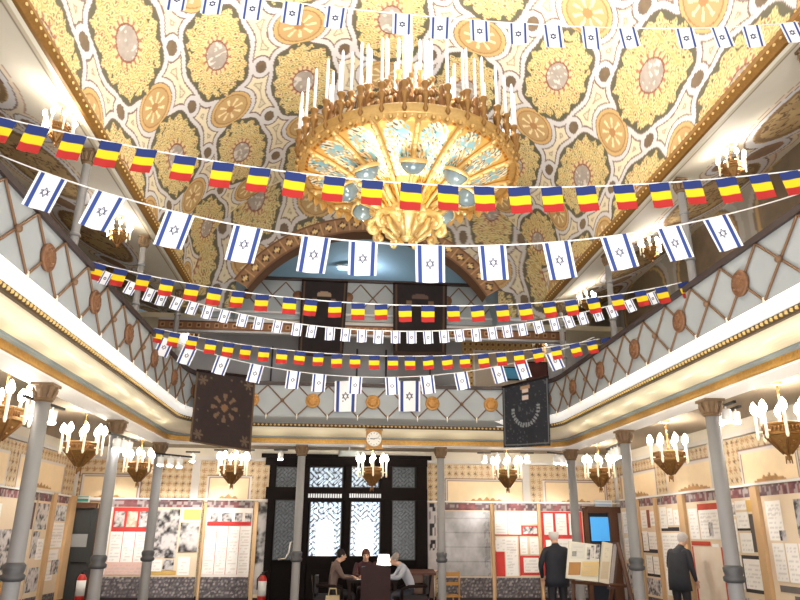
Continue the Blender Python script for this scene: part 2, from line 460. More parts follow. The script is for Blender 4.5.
# link the runs round the corners
cl = (sF[0] - sL[-1]); nL = max(1, round(cl / 1.2))
allS = sL + [sL[-1] + cl * i / nL for i in range(1, nL)] + sF
allS += [L - s for s in reversed(sL + [sL[-1] + cl * i / nL for i in range(1, nL)])]
for i in range(len(allS) - 1): motif(allS[i], allS[i + 1], True)
b.obj('lattice', strapm, bal, smooth=True)
for s in allS:
    p, nrm = at(s); mm = M()
    prof = [(.125, 0), (.135, .03), (.12, .045), (.095, .035), (.09, .045), (.05, .06), (.0001, .07)]
    mm.lathe(prof, 20)
    for k in range(8): mm.ball((.07 * math.cos(k * PI / 4), .07 * math.sin(k * PI / 4), .05), (.022, .022, .014), 6, 0, 4)
    far = abs(nrm[1]) > .7
    o = mm.obj('rosette', mat('ochre_rosette', (186, 136, 72), .5, .3, noise=.3, nscale=40) if far else mat('brown_rosette', (126, 88, 60), .5, .3, noise=.35, nscale=40), bal, smooth=True)
    o.location = (p[0], p[1], ZM); o.rotation_euler = Vector((nrm[0], nrm[1], 0)).to_track_quat('Z', 'Y').to_euler()

# mouldings under the parapet: ledge, bead, cove, frieze, beam
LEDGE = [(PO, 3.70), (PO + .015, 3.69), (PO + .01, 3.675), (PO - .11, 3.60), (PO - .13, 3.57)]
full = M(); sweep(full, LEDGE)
lit, dim = M(), M(); lit.v = dim.v = full.v  # one ledge split into a brightly coloured and a shaded copy
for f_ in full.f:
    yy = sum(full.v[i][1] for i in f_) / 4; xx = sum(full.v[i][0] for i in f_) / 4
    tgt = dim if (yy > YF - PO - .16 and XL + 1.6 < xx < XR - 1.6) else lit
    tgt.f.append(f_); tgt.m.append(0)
struct(lit.obj('trim_4', mat('white_glow_ledge', (248, 246, 242), .5, emit=.35, ecol=(255, 252, 246))), 'white ledge with added glow below the parapet')  # ledge is no lamp; its brightness is added as white colour and glow
struct(dim.obj('trim_11', mat('shaded_grey_ledge', (150, 152, 150), .55)), 'ledge below the far parapet, coloured as shaded grey')  # same ledge, greyed where less light reaches it
b = M(); sweep(b, [(PO - .12, 3.575), (PO - .08, 3.575), (PO - .075, 3.54), (PO - .10, 3.515), (PO - .14, 3.515)])
b2 = M(); atb, Lb = along(PO - .085)
for i in range(int(Lb / .075)):
    p, nrm = atb((i + .5) * .075)
    if p[1] < 4.5: continue
    b2.ball((p[0] + nrm[0] * .01, p[1] + nrm[1] * .01, 3.545), (.022, .022, .02), 6, 0, 4)
dk = mat('dark_bronze_moulding', (84, 66, 46), .45, .3)
struct(b.obj('trim_5', dk), 'dark beaded moulding'); struct(b2.obj('trim_6', mat('pale_gold_bead', (214, 180, 112), .4, .4), smooth=True), 'gold beads')
cov = []
for i in range(9):
    a = (PI / 2) * i / 8
    cov.append((PO - .14 - .26 * (1 - math.cos(a)), 3.52 - .14 * math.sin(a)))
b = M(); sweep(b, cov)
struct(b.obj('trim_7', cream_gloss, smooth=True), 'cream cove')
b = M(); sweep(b, [(cov[-1][0], cov[-1][1]), (.27, 3.38), (.27, 3.36), (.20, 3.34), (.20, 3.30)])
struct(b.obj('trim_8', mat('blue_grey_band', (132, 140, 140), .5, noise=.1, nscale=3)), 'grey band')
b = M(); atc, Lc = along(.2)
sweep(b, [(.20, 3.36), (.225, 3.355), (.225, 3.265), (.20, 3.26)])
n = int(Lc / .06)
for i in range(n):
    p, nrm = atc((i + .5) * .06)
    if p[1] < 5: continue
    q = Vector((nrm[0], nrm[1], 0)); t = Vector((-q.y, q.x, 0))
    c = Vector((p[0], p[1], 3.31)) + q * .03
    b.add([c - t * .02 + Vector((0, 0, .035)), c + t * .02 + Vector((0, 0, .035)), c + q * .012 - Vector((0, 0, .035))], [(0, 1, 2)])
struct(b.obj('trim_9', mat('gold_frieze', (190, 146, 76), .42, .45, noise=.35, nscale=22)), 'gold leaf frieze')
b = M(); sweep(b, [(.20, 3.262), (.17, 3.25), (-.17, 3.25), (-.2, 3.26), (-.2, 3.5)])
struct(b.obj('trim_10', mat('white_beam_soffit', (244, 240, 232), .5, emit=.08, ecol=(255, 250, 240))), 'white beam soffit')  # faint glow added to the soffit surface itself
# gallery slabs: soffit (aisle ceiling) and floor
b = M()
b.box(((WL + XL - .2) / 2, (Y0 + WF) / 2, 3.55), (XL - .2 - WL, WF - Y0, .1))
b.box(((WR + XR + .2) / 2, (Y0 + WF) / 2, 3.55), (WR - XR - .2, WF - Y0, .1))
b.box((XC, (YF + .2 + WF) / 2, 3.55), (XR - XL + .4, WF - YF - .2, .1))
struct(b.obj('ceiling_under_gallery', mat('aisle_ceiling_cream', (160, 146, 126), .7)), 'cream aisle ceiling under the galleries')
b = M(); sweep(b, [(PO - .12, 3.615), (-.22, 3.615)])
struct(b.obj('floor_gallery', mat('gallery_floor_boards', (120, 92, 66), .6)), 'gallery floor edge')

# floor
b = M(); b.add([(WL, -4, 0), (WR, -4, 0), (WR, WF, 0), (WL, WF, 0)], [(0, 1, 2, 3)])
struct(b.obj('floor', mat('dark_brown_carpet', (70, 50, 44), .8, noise=.2, nscale=2)), 'dark floor of the hall')

# ------------------------------------------------------------------ pillars
def pillar(x, y, h, r, i, upper=False, z0=0.):
    t = thing('pillar', None, None, (x, y, z0)); t['kind'] = 'structure'
    b = M()
    prof = [(r * 1.5, 0), (r * 1.5, .06), (r * 1.2, .1), (r * 1.05, .2), (r, .24), (r * .92, h - .21)]
    b.lathe(prof, 20); b.obj('shaft', grey_iron, t, smooth=True)
    b = M()
    if not upper:
        b.lathe([(r, 1.14), (r * 1.35, 1.16), (r * 1.4, 1.2), (r * 1.1, 1.22), (r * 1.25, 1.26), (r * 1.3, 1.3), (r, 1.33)], 20); b.obj('collar', dark_iron, t, smooth=True)
    else:
        for zz in (h * .55, h * .8): b.lathe([(r, zz), (r * 1.25, zz + .015), (r * 1.25, zz + .035), (r, zz + .05)], 16)
        b.obj('collar', grey_iron, t, smooth=True)
    b = M(); z = h - .21
    b.lathe([(r * .95, z), (r * 1.25, z + .02), (r * 1.05, z + .05), (r * 1.15, z + .12), (r * 1.4, z + .18), (r * 1.5, z + .19)], 16)
    for k in range(8):
        a = k * PI / 4; c, s = math.cos(a), math.sin(a)
        b.tube([(c * r * 1.1, s * r * 1.1, z + .05), (c * r * 1.5, s * r * 1.5, z + .13), (c * r * 1.6, s * r * 1.6, z + .17), (c * r * 1.55, s * r * 1.55, z + .13)], [.022, .02, .016, .008], 6)
    b.box((0, 0, h - .015), (r * 2.9, r * 2.9, .03))
    b.obj('capital', mat('brown_gold_capital', (112, 88, 62), .65, .1, noise=.3, nscale=20), t, smooth=False)
    return t
k = 0
for x in (XL, XR):
    for y in PY + [5.4]: pillar(x, y, 3.25, .088, k); k += 1
for x in (-.745, 1.945): pillar(x, YF, 3.25, .078, k); k += 1
for x in (XL + .03, XR):
    for y in PY + [5.4]: pillar(x, y, COR - .03 - 3.62, .055, k, True, 3.62); k += 1

# ------------------------------------------------------------------ lower walls with painted borders
def wall_fn(frames, horiz=None):
    def fn(u, v):
        n = len(u); c = np.tile(lin((206, 186, 154)), (n, 1))
        nz = fbm(u * 9, v * 9, 12)
        c *= (.92 + .16 * nz)[:, None]
        # stencilled border
        pu = (u * 6.5) % 1 - .5; pv = (v * 6.5) % 1 - .5
        r_ = np.hypot(pu, pv); a = np.arctan2(pv, pu)
        m = (r_ < .22 + .08 * np.cos(4 * a)) & (v > 2.3); c[m] = lin((170, 126, 90))
        m = (hsh(np.floor(u * 6.5), np.floor(v * 6.5), 3) > .5) & (r_ < .18); c[m] = lin((110, 92, 76))
        m = (np.abs(r_ - .36) < .03); c[m] = lin((176, 140, 84))
        for (u0, u1, v0, v1) in frames:
            sd = np.maximum(np.maximum(u0 - u, u - u1), np.maximum(v0 - v, v - v1))
            m = sd < .075; c[m] = lin((120, 92, 80)); m = sd < .06; c[m] = lin((216, 208, 204)); m = sd < .02; c[m] = lin((140, 112, 104)); 
            m = sd < .004; c[m] = lin((240, 216, 178)) * (.95 + .1 * nz[m])[:, None]
            # crest at the foot of the frame
            uc = (u0 + u1) / 2; wd = (u1 - u0) * .3
            hgt = .09 * np.clip(1 - np.abs((u - uc) / wd), 0, 1) ** .6 * (1 + .3 * np.cos((u - uc) * 40))
            m = (sd < 0) & (v < v0 + hgt); c[m] = lin((172, 128, 78)) * (.7 + .6 * nz[m])[:, None]
        m = v > 3.22; c[m] = lin((214, 206, 190))
        m = v < .31; c[m] = lin((40, 30, 28))
        return c
    return fn
def pxU(a, b_, plane):
    out = []
    for x in (a, b_):
        p = atY(x, 490, WF) if plane == 'far' else atX(x, 485, WL if plane == 'left' else WR)
        out.append(p[0] if plane == 'far' else p[1])
    return out
fr = []
for a, c in ((83, 137), (209, 248), (448, 524), (546, 604)):
    u0, u1 = pxU(a, c, 'far'); fr.append((u0 - WL, u1 - WL, 2.36, 2.82))
o = painted('wall_far', (WL, WF, 0), (1, 0, 0), (0, 0, 1), WR - WL, 3.5, .022, wall_fn(fr), paint_v); struct(o, 'far wall with ochre painted borders')
frL = []
for a, c in ((-40, 3), (17, 62)):
    u0, u1 = pxU(a, c, 'left'); frL.append((u0 - 3, u1 - 3, 2.45, 2.95))
o = painted('wall_left', (WL, 3, 0), (0, 1, 0), (0, 0, 1), WF - 3, 3.5, .025, wall_fn(frL), paint_v); struct(o, 'left aisle wall')
frR = []
for a, c in ((622, 655), (668, 722), (745, 800)):
    u0, u1 = pxU(a, c, 'right'); frR.append((min(u0, u1) - 3, max(u0, u1) - 3, 2.47, 2.93))
o = painted('wall_right', (WR, 3, 0), (0, 1, 0), (0, 0, 1), WF - 3, 3.5, .025, wall_fn(frR), paint_v); struct(o, 'right aisle wall')
# upper outer walls
def uwfn(u, v):
    c = np.tile(lin((150, 146, 136)), (len(u), 1)); nz = fbm(u * 5, v * 5, 15)
    y = ((u + 1.2) / 2.73) % 1 - .5; x = (v - 2.95) / .75
    q = (np.abs(y / .42) ** 2.4 + np.abs(x) ** 2.4) ** (1 / 2.4)
    m = q < 1.12; c[m] = lin((168, 164, 160)); m = q < 1.0; c[m] = (lin((120, 104, 84))[None] * (.75 + .5 * nz[m])[:, None])
    m = (q < .95) & (q > .88); c[m] = lin((180, 150, 100))
    m = v < 1.95; c[m] = lin((112, 112, 106)); m = np.abs(v - 1.95) < .05; c[m] = lin((222, 220, 214)); return np.clip(c, 0, 1)
o = painted('wall_upper_left', (WL, 3, 3.6), (0, 1, 0), (0, 0, 1), 15.6, 4.0, .04, uwfn, paint_v); struct(o, 'painted outer wall of the left gallery')
o = painted('wall_upper_right', (WR, 3, 3.6), (0, 1, 0), (0, 0, 1), 15.6, 4.0, .04, uwfn, paint_v); struct(o, 'painted outer wall of the right gallery')
# white pilaster strips on the aisle walls
def strip(nm, c, d): 
    b = M(); b.box(c, d); struct(b.obj(nm, mat('pale_grey_pilaster', (204, 200, 196), .6)))
k = 20
for px in (195, 526):
    p = atY(px, 485, WF - .03); strip('trim_%d' % k, (p[0], WF - .03, 2.78), (.17, .06, .9)); k += 1
strip('trim_%d' % k, (WL + .03, WF - .03, 1.75), (.06, .06, 3.0)); k += 1
strip('trim_%d' % k, (WR - .03, WF - .03, 1.75), (.06, .06, 3.0)); k += 1
for yy in (9.0, 12.0): 
    strip('trim_%d' % k, (WR - .03, yy, 2.78), (.06, .2, .9)); k += 1
for c, d in (((XC, WF - .05, 3.26), (WR - WL, .1, .08)), ((WL + .05, 10, 3.26), (.1, 13.2, .08)), ((WR - .05, 10, 3.26), (.1, 13.2, .08))):
    strip('trim_%d' % k, c, d); k += 1
# white rail over the exhibition panels
b = M(); b.box((-3.7, WF - .12, 2.35), (4.3, .05, .03)); struct(b.obj('trim_%d' % k, white_plastic)); k += 1
b = M(); b.box((4.32, WF - .12, 2.36), (4.6, .05, .03)); struct(b.obj('trim_%d' % k, white_plastic)); k += 1
b = M(); b.box((WL + .12, 12, 2.37), (.05, 9, .03)); struct(b.obj('trim_%d' % k, white_plastic)); k += 1
b = M(); b.box((WR - .12, 12, 2.42), (.05, 9, .03)); struct(b.obj('trim_%d' % k, white_plastic)); k += 1


# ------------------------------------------------------------------ upper far room: second gallery behind the arch
UY = 15.25
wallgrey = mat('pale_grey_wall', (176, 178, 184), .75, noise=.06, nscale=1.2)
b = M(); b.add([(WL, 16.55, 3.6), (WR, 16.55, 3.6), (WR, 16.55, 6.25), (WL, 16.55, 6.25)], [(0, 1, 2, 3)])
struct(b.obj('wall_upper_far', wallgrey), 'grey wall behind the far gallery')
b = M(); b.add([(WL, 18.6, 6.0), (WR, 18.6, 6.0), (WR, 18.6, 10.5), (WL, 18.6, 10.5)], [(0, 1, 2, 3)])
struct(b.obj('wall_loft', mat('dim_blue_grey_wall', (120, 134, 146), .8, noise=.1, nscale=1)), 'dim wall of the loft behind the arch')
b = M(); n = 24; vs = []
for y in (YE + .35, 18.6):
    for i in range(n):
        a = PI * i / (n - 1); vs.append((.47 - 3.0 * math.cos(a), y, 6.2 + 2.25 * math.sin(a)))
b.add(vs, [(i, i + 1, n + i + 1, n + i) for i in range(n - 1)])
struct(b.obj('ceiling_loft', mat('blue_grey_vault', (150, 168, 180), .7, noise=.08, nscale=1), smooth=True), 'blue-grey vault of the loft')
b = M(); b.box((XC, (UY + .1 + 18.6) / 2, 6.32), (WR - WL, 18.6 - UY - .1, .12)); struct(b.obj('floor_loft', cream))
# brown cornice of the second gallery
def cfn(u, v):
    c = np.tile(lin((150, 104, 72)), (len(u), 1)); q = (u * 5) % 1 - .5
    c[(np.abs(q) < .28) & (np.abs(v - .1) < .05)] = lin((206, 160, 112)); c[(np.abs(q) < .14) & (np.abs(v - .1) < .03)] = lin((96, 56, 36))
    c[v > .185] = lin((92, 62, 46)); c[v < .02] = lin((92, 62, 46)); return c
o = painted('trim_30', (-4.2, UY + .02, 5.98), (1, 0, 0), (0, 0, 1), 9.4, .21, .02, cfn, paint_v); struct(o, 'brown carved cornice under the second gallery')
b = M(); b.box((.5, UY + .08, 6.22), (9.4, .12, .06)); b.box((.5, UY + .1, 5.955), (9.4, .15, .05)); struct(b.obj('trim_31', mat('white_moulding', (206, 204, 204), .6)))
bal2 = thing('loft_balustrade', 'grey upper parapet with crossed straps seen through the round arch', 'balustrade', (0, 0, 0))
b = M(); b.box((.57, UY + .1, 6.78), (7.4, .1, .98)); b.obj('parapet_panel', mat('grey_marbled_panel'), bal2)
b = M(); b.box((.57, UY + .06, 7.27), (7.4, .2, .06)); b.obj('handrail', mat('dark_brown_handrail'), bal2)
b = M(); b.box((.57, UY + .03, 6.44), (7.4, .06, .05)); b.obj('bottom_rail', mat('white_moulding'), bal2)
b = M()
for i in range(-2, 3):
    x0 = .05 + 1.165 * i
    for k in range(4):
        a, c = x0 + .29 * k, x0 + .29 * (k + 1)
        z = (6.87, 7.2) if k % 2 == 0 else (7.2, 6.87)
        b.tube([(a, UY + .04, z[0]), (c, UY + .04, z[1])], .015, 6); b.tube([(a, UY + .04, 13.74 - z[0]), (c, UY + .04, 13.74 - z[1])], .015, 6)
b.obj('lattice', strapm, bal2)
for i in range(-2, 4):
    mm = M(); mm.lathe([(.11, 0), (.12, .03), (.09, .03), (.05, .05), (.0001, .06)], 16)
    o = mm.obj('rosette', mat('brown_rosette'), bal2, smooth=True); o.location = (.05 + 1.165 * i, UY + .05, 6.87); o.rotation_euler = (PI / 2, 0, 0)
# pale uprights / pipes on the grey wall
b = M()
for px in (357, 386, 272, 430):
    p = atY(px, 360, 16.5); b.tube([(p[0], 16.5, 3.6), (p[0], 16.5, 5.95)], .022, 8)
struct(b.obj('trim_32', mat('dark_conduit', (70, 70, 76), .5)), 'thin dark conduits')
b = M(); p = atY(358, 347, 16.5); b.box((p[0], 16.5, 4.15), (6.0, .04, .05)); struct(b.obj('trim_33', mat('dark_conduit')))
# ochre bordered panel on the right of the upper wall
p0 = atY(463, 386, 16.5); p1 = atY(546, 343, 16.5)
def ofn(u, v):
    w, h = p1[0] - p0[0], p1[2] - p0[2]
    c = np.tile(lin((202, 164, 104)), (len(u), 1)); nz = fbm(u * 14, v * 14, 4); c *= (.85 + .3 * nz)[:, None]
    pu = (u * 7) % 1 - .5; pv = (v * 7) % 1 - .5; r_ = np.hypot(pu, pv)
    c[r_ < .2] = lin((126, 80, 50)); c[np.abs(r_ - .36) < .04] = lin((232, 200, 140))
    sd = np.maximum(np.maximum(.32 - u, u - (w - .32)), v - (h - .28))
    m = sd < .05; c[m] = lin((226, 220, 214)); m = sd < 0; c[m] = lin((196, 180, 160)); return np.clip(c, 0, 1)
o = painted('trim_34', (p0[0], 16.5, p0[2]), (1, 0, 0), (0, 0, 1), p1[0] - p0[0], p1[2] - p0[2], .02, ofn, paint_v); struct(o, 'ochre stencilled border on the upper wall')
def flatpx(name, x0, y0, x1, y1, Y, fn, label, cat, group=None, step=.02, m=None, dep=.03):
    a = atY((x0 + x1) / 2, y1, Y); c = atY((x0 + x1) / 2, y0, Y); l = atY(x0, (y0 + y1) / 2, Y); r = atY(x1, (y0 + y1) / 2, Y)
    return l[0], r[0], a[2], c[2]
def framed(name, label, cat, rect, Y, fn, fm, parent_loc=None):
    x0, x1, z0, z1 = rect
    t = thing(name, label, cat, ((x0 + x1) / 2, Y, z0))
    w, h = x1 - x0, z1 - z0
    b = M(); b.box((0, 0, h / 2), (w, .04, h)); b.obj('backing', fm, t)
    painted('picture', (-w / 2 + .03, -.025, .03), (1, 0, 0), (0, 0, 1), w - .06, h - .06, .02, fn, print_v, t)
    return t
framed('framed_picture', 'small bright blue picture on the upper right gallery wall', 'picture', flatpx('', 502, 367, 520, 380, 16.45, None, '', ''), 16.45,
       lambda u, v: np.clip(lin((90, 176, 226))[None] * (.8 + .5 * v)[:, None], 0, 1), black)
framed('framed_picture', 'dark maroon picture beside the blue one on the upper wall', 'picture', flatpx('', 526, 362, 548, 384, 16.4, None, '', ''), 16.4,
       lambda u, v: lin((88, 44, 42))[None] * (.8 + .4 * vnoise(u * 8, v * 8))[:, None], wood_dark)
# pale lamp tube glowing in the loft
lt = thing('strip_light', 'pale blue strip light glowing inside the dim loft behind the arch', 'light', (.17, 17.0, 8.28))
b = M(); b.box((0, 0, 0.04), (.9, .16, .05)); b.obj('housing', white_plastic, lt)
b = M(); b.tube([(-.4, 0, 0), (.4, 0, 0)], .06, 10); b.obj('tube', mat('bluish_tube', (210, 240, 255), .4, emit=6, ecol=(190, 232, 255)), lt, smooth=True)

# ------------------------------------------------------------------ great chandelier
CHX, CHY, CHZ = .69, 7.4, 5.78
ch = thing('chandelier', 'huge gilded chandelier crowded with white candles hanging in the nave', 'chandelier', (CHX, CHY, CHZ))
RC = 1.275
NP = 16
prof = [(RC, 0.02), (1.2, -.02), (1.05, -.06), (.9, -.11), (.75, -.17), (.62, -.24), (.5, -.31), (.4, -.38), (.32, -.45), (.27, -.51)]
def bowl():
    rs = np.array([p[0] for p in prof]); zs = np.array([p[1] for p in prof]); nr, na = 70, 384
    t = np.linspace(0, len(prof) - 1, nr); R_ = np.interp(t, np.arange(len(prof)), rs); Z_ = np.interp(t, np.arange(len(prof)), zs)
    a = np.linspace(0, 2 * PI, na); A_, RR = np.meshgrid(a, R_); _, ZZ = np.meshgrid(a, Z_)
    P = np.stack([RR * np.cos(A_), RR * np.sin(A_), ZZ], 2).reshape(-1, 3)
    A_ = A_.ravel(); RR = RR.ravel()
    q = (A_ / (2 * PI) * NP) % 1 - .5; w = q * RR * 2 * PI / NP
    col = np.tile(lin((212, 172, 98)), (len(A_), 1))
    edge = (.5 - np.abs(q)) * RR * 2 * PI / NP
    lx = q; ly = (RR - .80) / .42
    ins = (np.abs(lx / .40) ** 2.2 + np.abs(ly) ** 2.6) < 1
    nz = fbm(A_ * 26, RR * 34, 6); n2 = vnoise(A_ * 40, RR * 48, 8)
    c = np.tile(lin((252, 240, 206)), (len(A_), 1))
    sc_ = np.sin(RR * 46 + 3 * np.cos(q * 18)) * np.cos(q * 22 + 2 * np.sin(RR * 22))
    c[sc_ > .35] = lin((226, 172, 84)); c[sc_ < -.45] = lin((96, 76, 58)); c[(n2 > .70) & (sc_ < .35)] = lin((118, 190, 206)); c[(n2 < .2)] = lin((255, 250, 236))
    col[ins] = c[ins]
    tl = (np.hypot((np.abs(lx) - .16) / .13, (RR - 1.04) / .07) < 1) | (np.hypot(lx / .12, (RR - .82) / .06) < 1); col[tl & (sc_ < .4)] = lin((150, 200, 210))
    col[(RR < .52)] = lin((236, 184, 84)); m = (RR < .52) & (sc_ < -.2); col[m] = lin((150, 100, 44))
    col[(RR > 1.2)] = lin((206, 144, 56)); m = (RR > 1.2) & (np.sin(A_ * 90) > .2); col[m] = lin((150, 92, 36))
    b = M(); b.grid(P, na, nr)
    b.obj('bowl', vmat('gilt_enamel_bowl', .35, .35, emit=.06), ch, smooth=True, col=np.clip(col, 0, 1))
bowl()
for k in range(NP):
    a = 2 * PI * (k + 0) / NP; b = M()
    pts = [((r + .015) * math.cos(a), (r + .015) * math.sin(a), z - .025) for r, z in prof]
    b.tube(pts, [.03, .03, .028, .026, .026, .024, .022, .02, .02, .02], 8)
    for r, z in prof[1:6]: b.ball(((r + .01) * math.cos(a), (r + .01) * math.sin(a), z - .045), .034, 7, 0, 5)
    b.obj('rib', gold_bright, ch, smooth=True)
# rim ring with scalloped fringe
b = M(); b.lathe([(RC - .06, .0), (RC + .02, -.02), (RC + .05, .02), (RC + .03, .06), (RC + .055, .1), (RC + .02, .13), (RC - .06, .13), (RC - .06, 0)], 96); b.obj('rim', gold, ch, smooth=True)
b = M()
for k in range(56):
    a = 2 * PI * k / 56; c, s = math.cos(a), math.sin(a); R0 = RC + .035
    t = Vector((-s, c, 0)); p = Vector((c * R0, s * R0, 0))
    for dz, wd in ((-.02, .07), (-.07, .055), (-.11, .02)): pass
    prof2 = [(-.072, .02), (-.066, -.05), (-.035, -.1), (0, -.135), (.035, -.1), (.066, -.05), (.072, .02)]
    vs = [p + t * x + Vector((c * .02 * (1 if abs(x) < .05 else 0), s * .02 * (1 if abs(x) < .05 else 0), z)) for x, z in prof2]
    b.add(vs, [tuple(range(len(vs)))]); b.ball(p + Vector((c * .02, s * .02, -.05)), .026, 6, 0, 4)
b.obj('fringe', gold, ch)
# inner tiers
b = M(); b.lathe([(RC - .06, .06), (.98, .08), (.96, .30), (1.0, .33), (.9, .36), (.62, .36), (.6, .62), (.66, .66), (.55, .70), (.3, .68), (.22, 1.0), (.26, 1.06), (.1, 1.12), (.06, 1.7)], 64); b.obj('inner_tier', bronze, ch, smooth=True)
for R0, z0, n_ in ((1.0, .14, 40), (.63, .42, 26)):
    b = M()
    for k in range(n_):
        a = 2 * PI * k / n_; c, s = math.cos(a), math.sin(a)
        b.tube([(c * R0, s * R0, z0 - .1), (c * (R0 + .05), s * (R0 + .05), z0 + .02), (c * (R0 + .01), s * (R0 + .01), z0 + .1), (c * (R0 + .06), s * (R0 + .06), z0 + .2), (c * R0, s * R0, z0 + .28)], [.03, .02, .035, .02, .03], 6)
        b.ball((c * (R0 + .05), s * (R0 + .05), z0 + .3), (.035, .035, .05), 6, 0, 5)
    b.obj('tier_ornament', brass, ch, smooth=True)
def candle(R0, a, z0, hh):
    c, s = math.cos(a), math.sin(a)
    b = M(); b.lathe([(.012, -.14), (.03, -.1), (.016, -.06), (.022, 0.), (.045, .06), (.05, .09), (.03, .11), (.034, .17), (.05, .2), (.046, .215)], 10)
    o = b.obj('candle_cup', brass, ch, smooth=True); o.location = (c * R0, s * R0, z0)
    b = M(); b.lathe([(.018, .2), (.016, .2 + hh * .96), (.009, .2 + hh), (.0001, .22 + hh)], 10); b.obj('candle', whitecandle_m, o, smooth=True)
rnd = random.Random(3)
for k in range(36): candle(RC + .05, 2 * PI * (k + .25) / 36 + rnd.uniform(-.02, .02), .15, .56 + rnd.uniform(-.03, .03))
for k in range(26): candle(.97, 2 * PI * (k + .1) / 26, .44, .58 + rnd.uniform(-.03, .03))
for k in range(14): candle(.6, 2 * PI * (k + .4) / 14, .78, .54)
for k in range(6): candle(.27, 2 * PI * k / 6, 1.1, .5)
# standing gilt figures between the candles
for k in range(16):
    a = 2 * PI * (k + .6) / 16; c, s = math.cos(a), math.sin(a); b = M()
    b.lathe([(.05, 0), (.055, .03), (.02, .06), (.045, .12), (.05, .18), (.025, .26), (.035, .31), (.03, .36), (.0001, .39)], 10)
    b.tube([(.0, -.09, .3), (0, -.04, .24), (0, .04, .24), (0, .09, .3)], [.012, .016, .016, .012], 6)
    o = b.obj('gilt_figure', bronze, ch, smooth=True); o.location = (c * 1.15, s * 1.15, .12); o.rotation_euler = (0, 0, a)
# glass domes round the middle
for k in range(8):
    a = 2 * PI * (k + .5) / 8 + PI / 8; c, s = math.cos(a), math.sin(a)
    b = M(); b.lathe([(.155, .0), (.165, .03), (.14, .05)], 20); o = b.obj('lamp_collar', gold_bright, ch, smooth=True)
    o.location = (c * .72, s * .72, -.25)
    o.rotation_euler = Vector((c * .55, s * .55, 1)).to_track_quat('Z', 'Y').to_euler()
    b = M(); b.lathe([(.0001, -.13), (.06, -.12), (.11, -.08), (.14, -.03), (.148, .01)], 20); b.obj('glass_dome', mat('pale_blue_glass', (120, 138, 146), .12, .1), o, smooth=True)
# waist and finial
b = M(); b.lathe([(.27, -.49), (.3, -.52), (.25, -.56), (.3, -.60), (.27, -.65), (.2, -.70), (.12, -.76), (.06, -.81), (.085, -.84), (.05, -.87), (.0001, -.89)], 32); b.obj('finial', gold_bright, ch, smooth=True)
for k in range(10):
    a = 2 * PI * k / 10; b = M()
    pts = []; 
    for t in np.linspace(0, 1, 12): pts.append((.22 + .24 * t, -.54 - .13 * t))
    for t in np.linspace(0, 1.5 * PI, 16): pts.append((.385 + .075 * math.sin(t) * (1 - t / 8), -.75 + .075 * math.cos(t) * (1 - t / 8)))
    b.tube([(r * math.cos(a), r * math.sin(a), z) for r, z in pts], [.045] * 8 + [.035] * 10 + [.026] * 10, 8)
    b.ball((.385 * math.cos(a), .385 * math.sin(a), -.75), .045, 8, 0, 6)
    b.tube([(.13 * math.cos(a), .13 * math.sin(a), -.86), (.26 * math.cos(a), .26 * math.sin(a), -.76), (.3 * math.cos(a), .3 * math.sin(a), -.66)], [.02, .035, .03], 6)
    b.obj('scroll_leaf', gold_bright, ch, smooth=True)
for k in range(8):
    a = 2 * PI * k / 8 + .2; b = M()
    b.tube([(.3 * math.cos(a), .3 * math.sin(a), -.5), (.42 * math.cos(a), .42 * math.sin(a), -.47), (.5 * math.cos(a), .5 * math.sin(a), -.40), (.47 * math.cos(a), .47 * math.sin(a), -.34)], [.03, .035, .03, .02], 8)
    b.obj('scroll_bracket', gold_bright, ch, smooth=True)
b = M(); b.tube([(0, 0, 1.6), (0, 0, 3.6)], .035, 10)
for k in range(4):
    a = k * PI / 2 + .4; b.tube([(.06 * math.cos(a), .06 * math.sin(a), 1.5), (.05 * math.cos(a), .05 * math.sin(a), 3.6)], .016, 6)
b.obj('suspension_rod', mat('pale_gilt_rod', (214, 190, 140), .4, .4), ch, smooth=True)
b = M(); b.lathe([(.0001, 3.68), (.22, 3.68), (.25, 3.64), (.18, 3.56), (.07, 3.52)], 24); b.obj('ceiling_boss', black, ch, smooth=True)

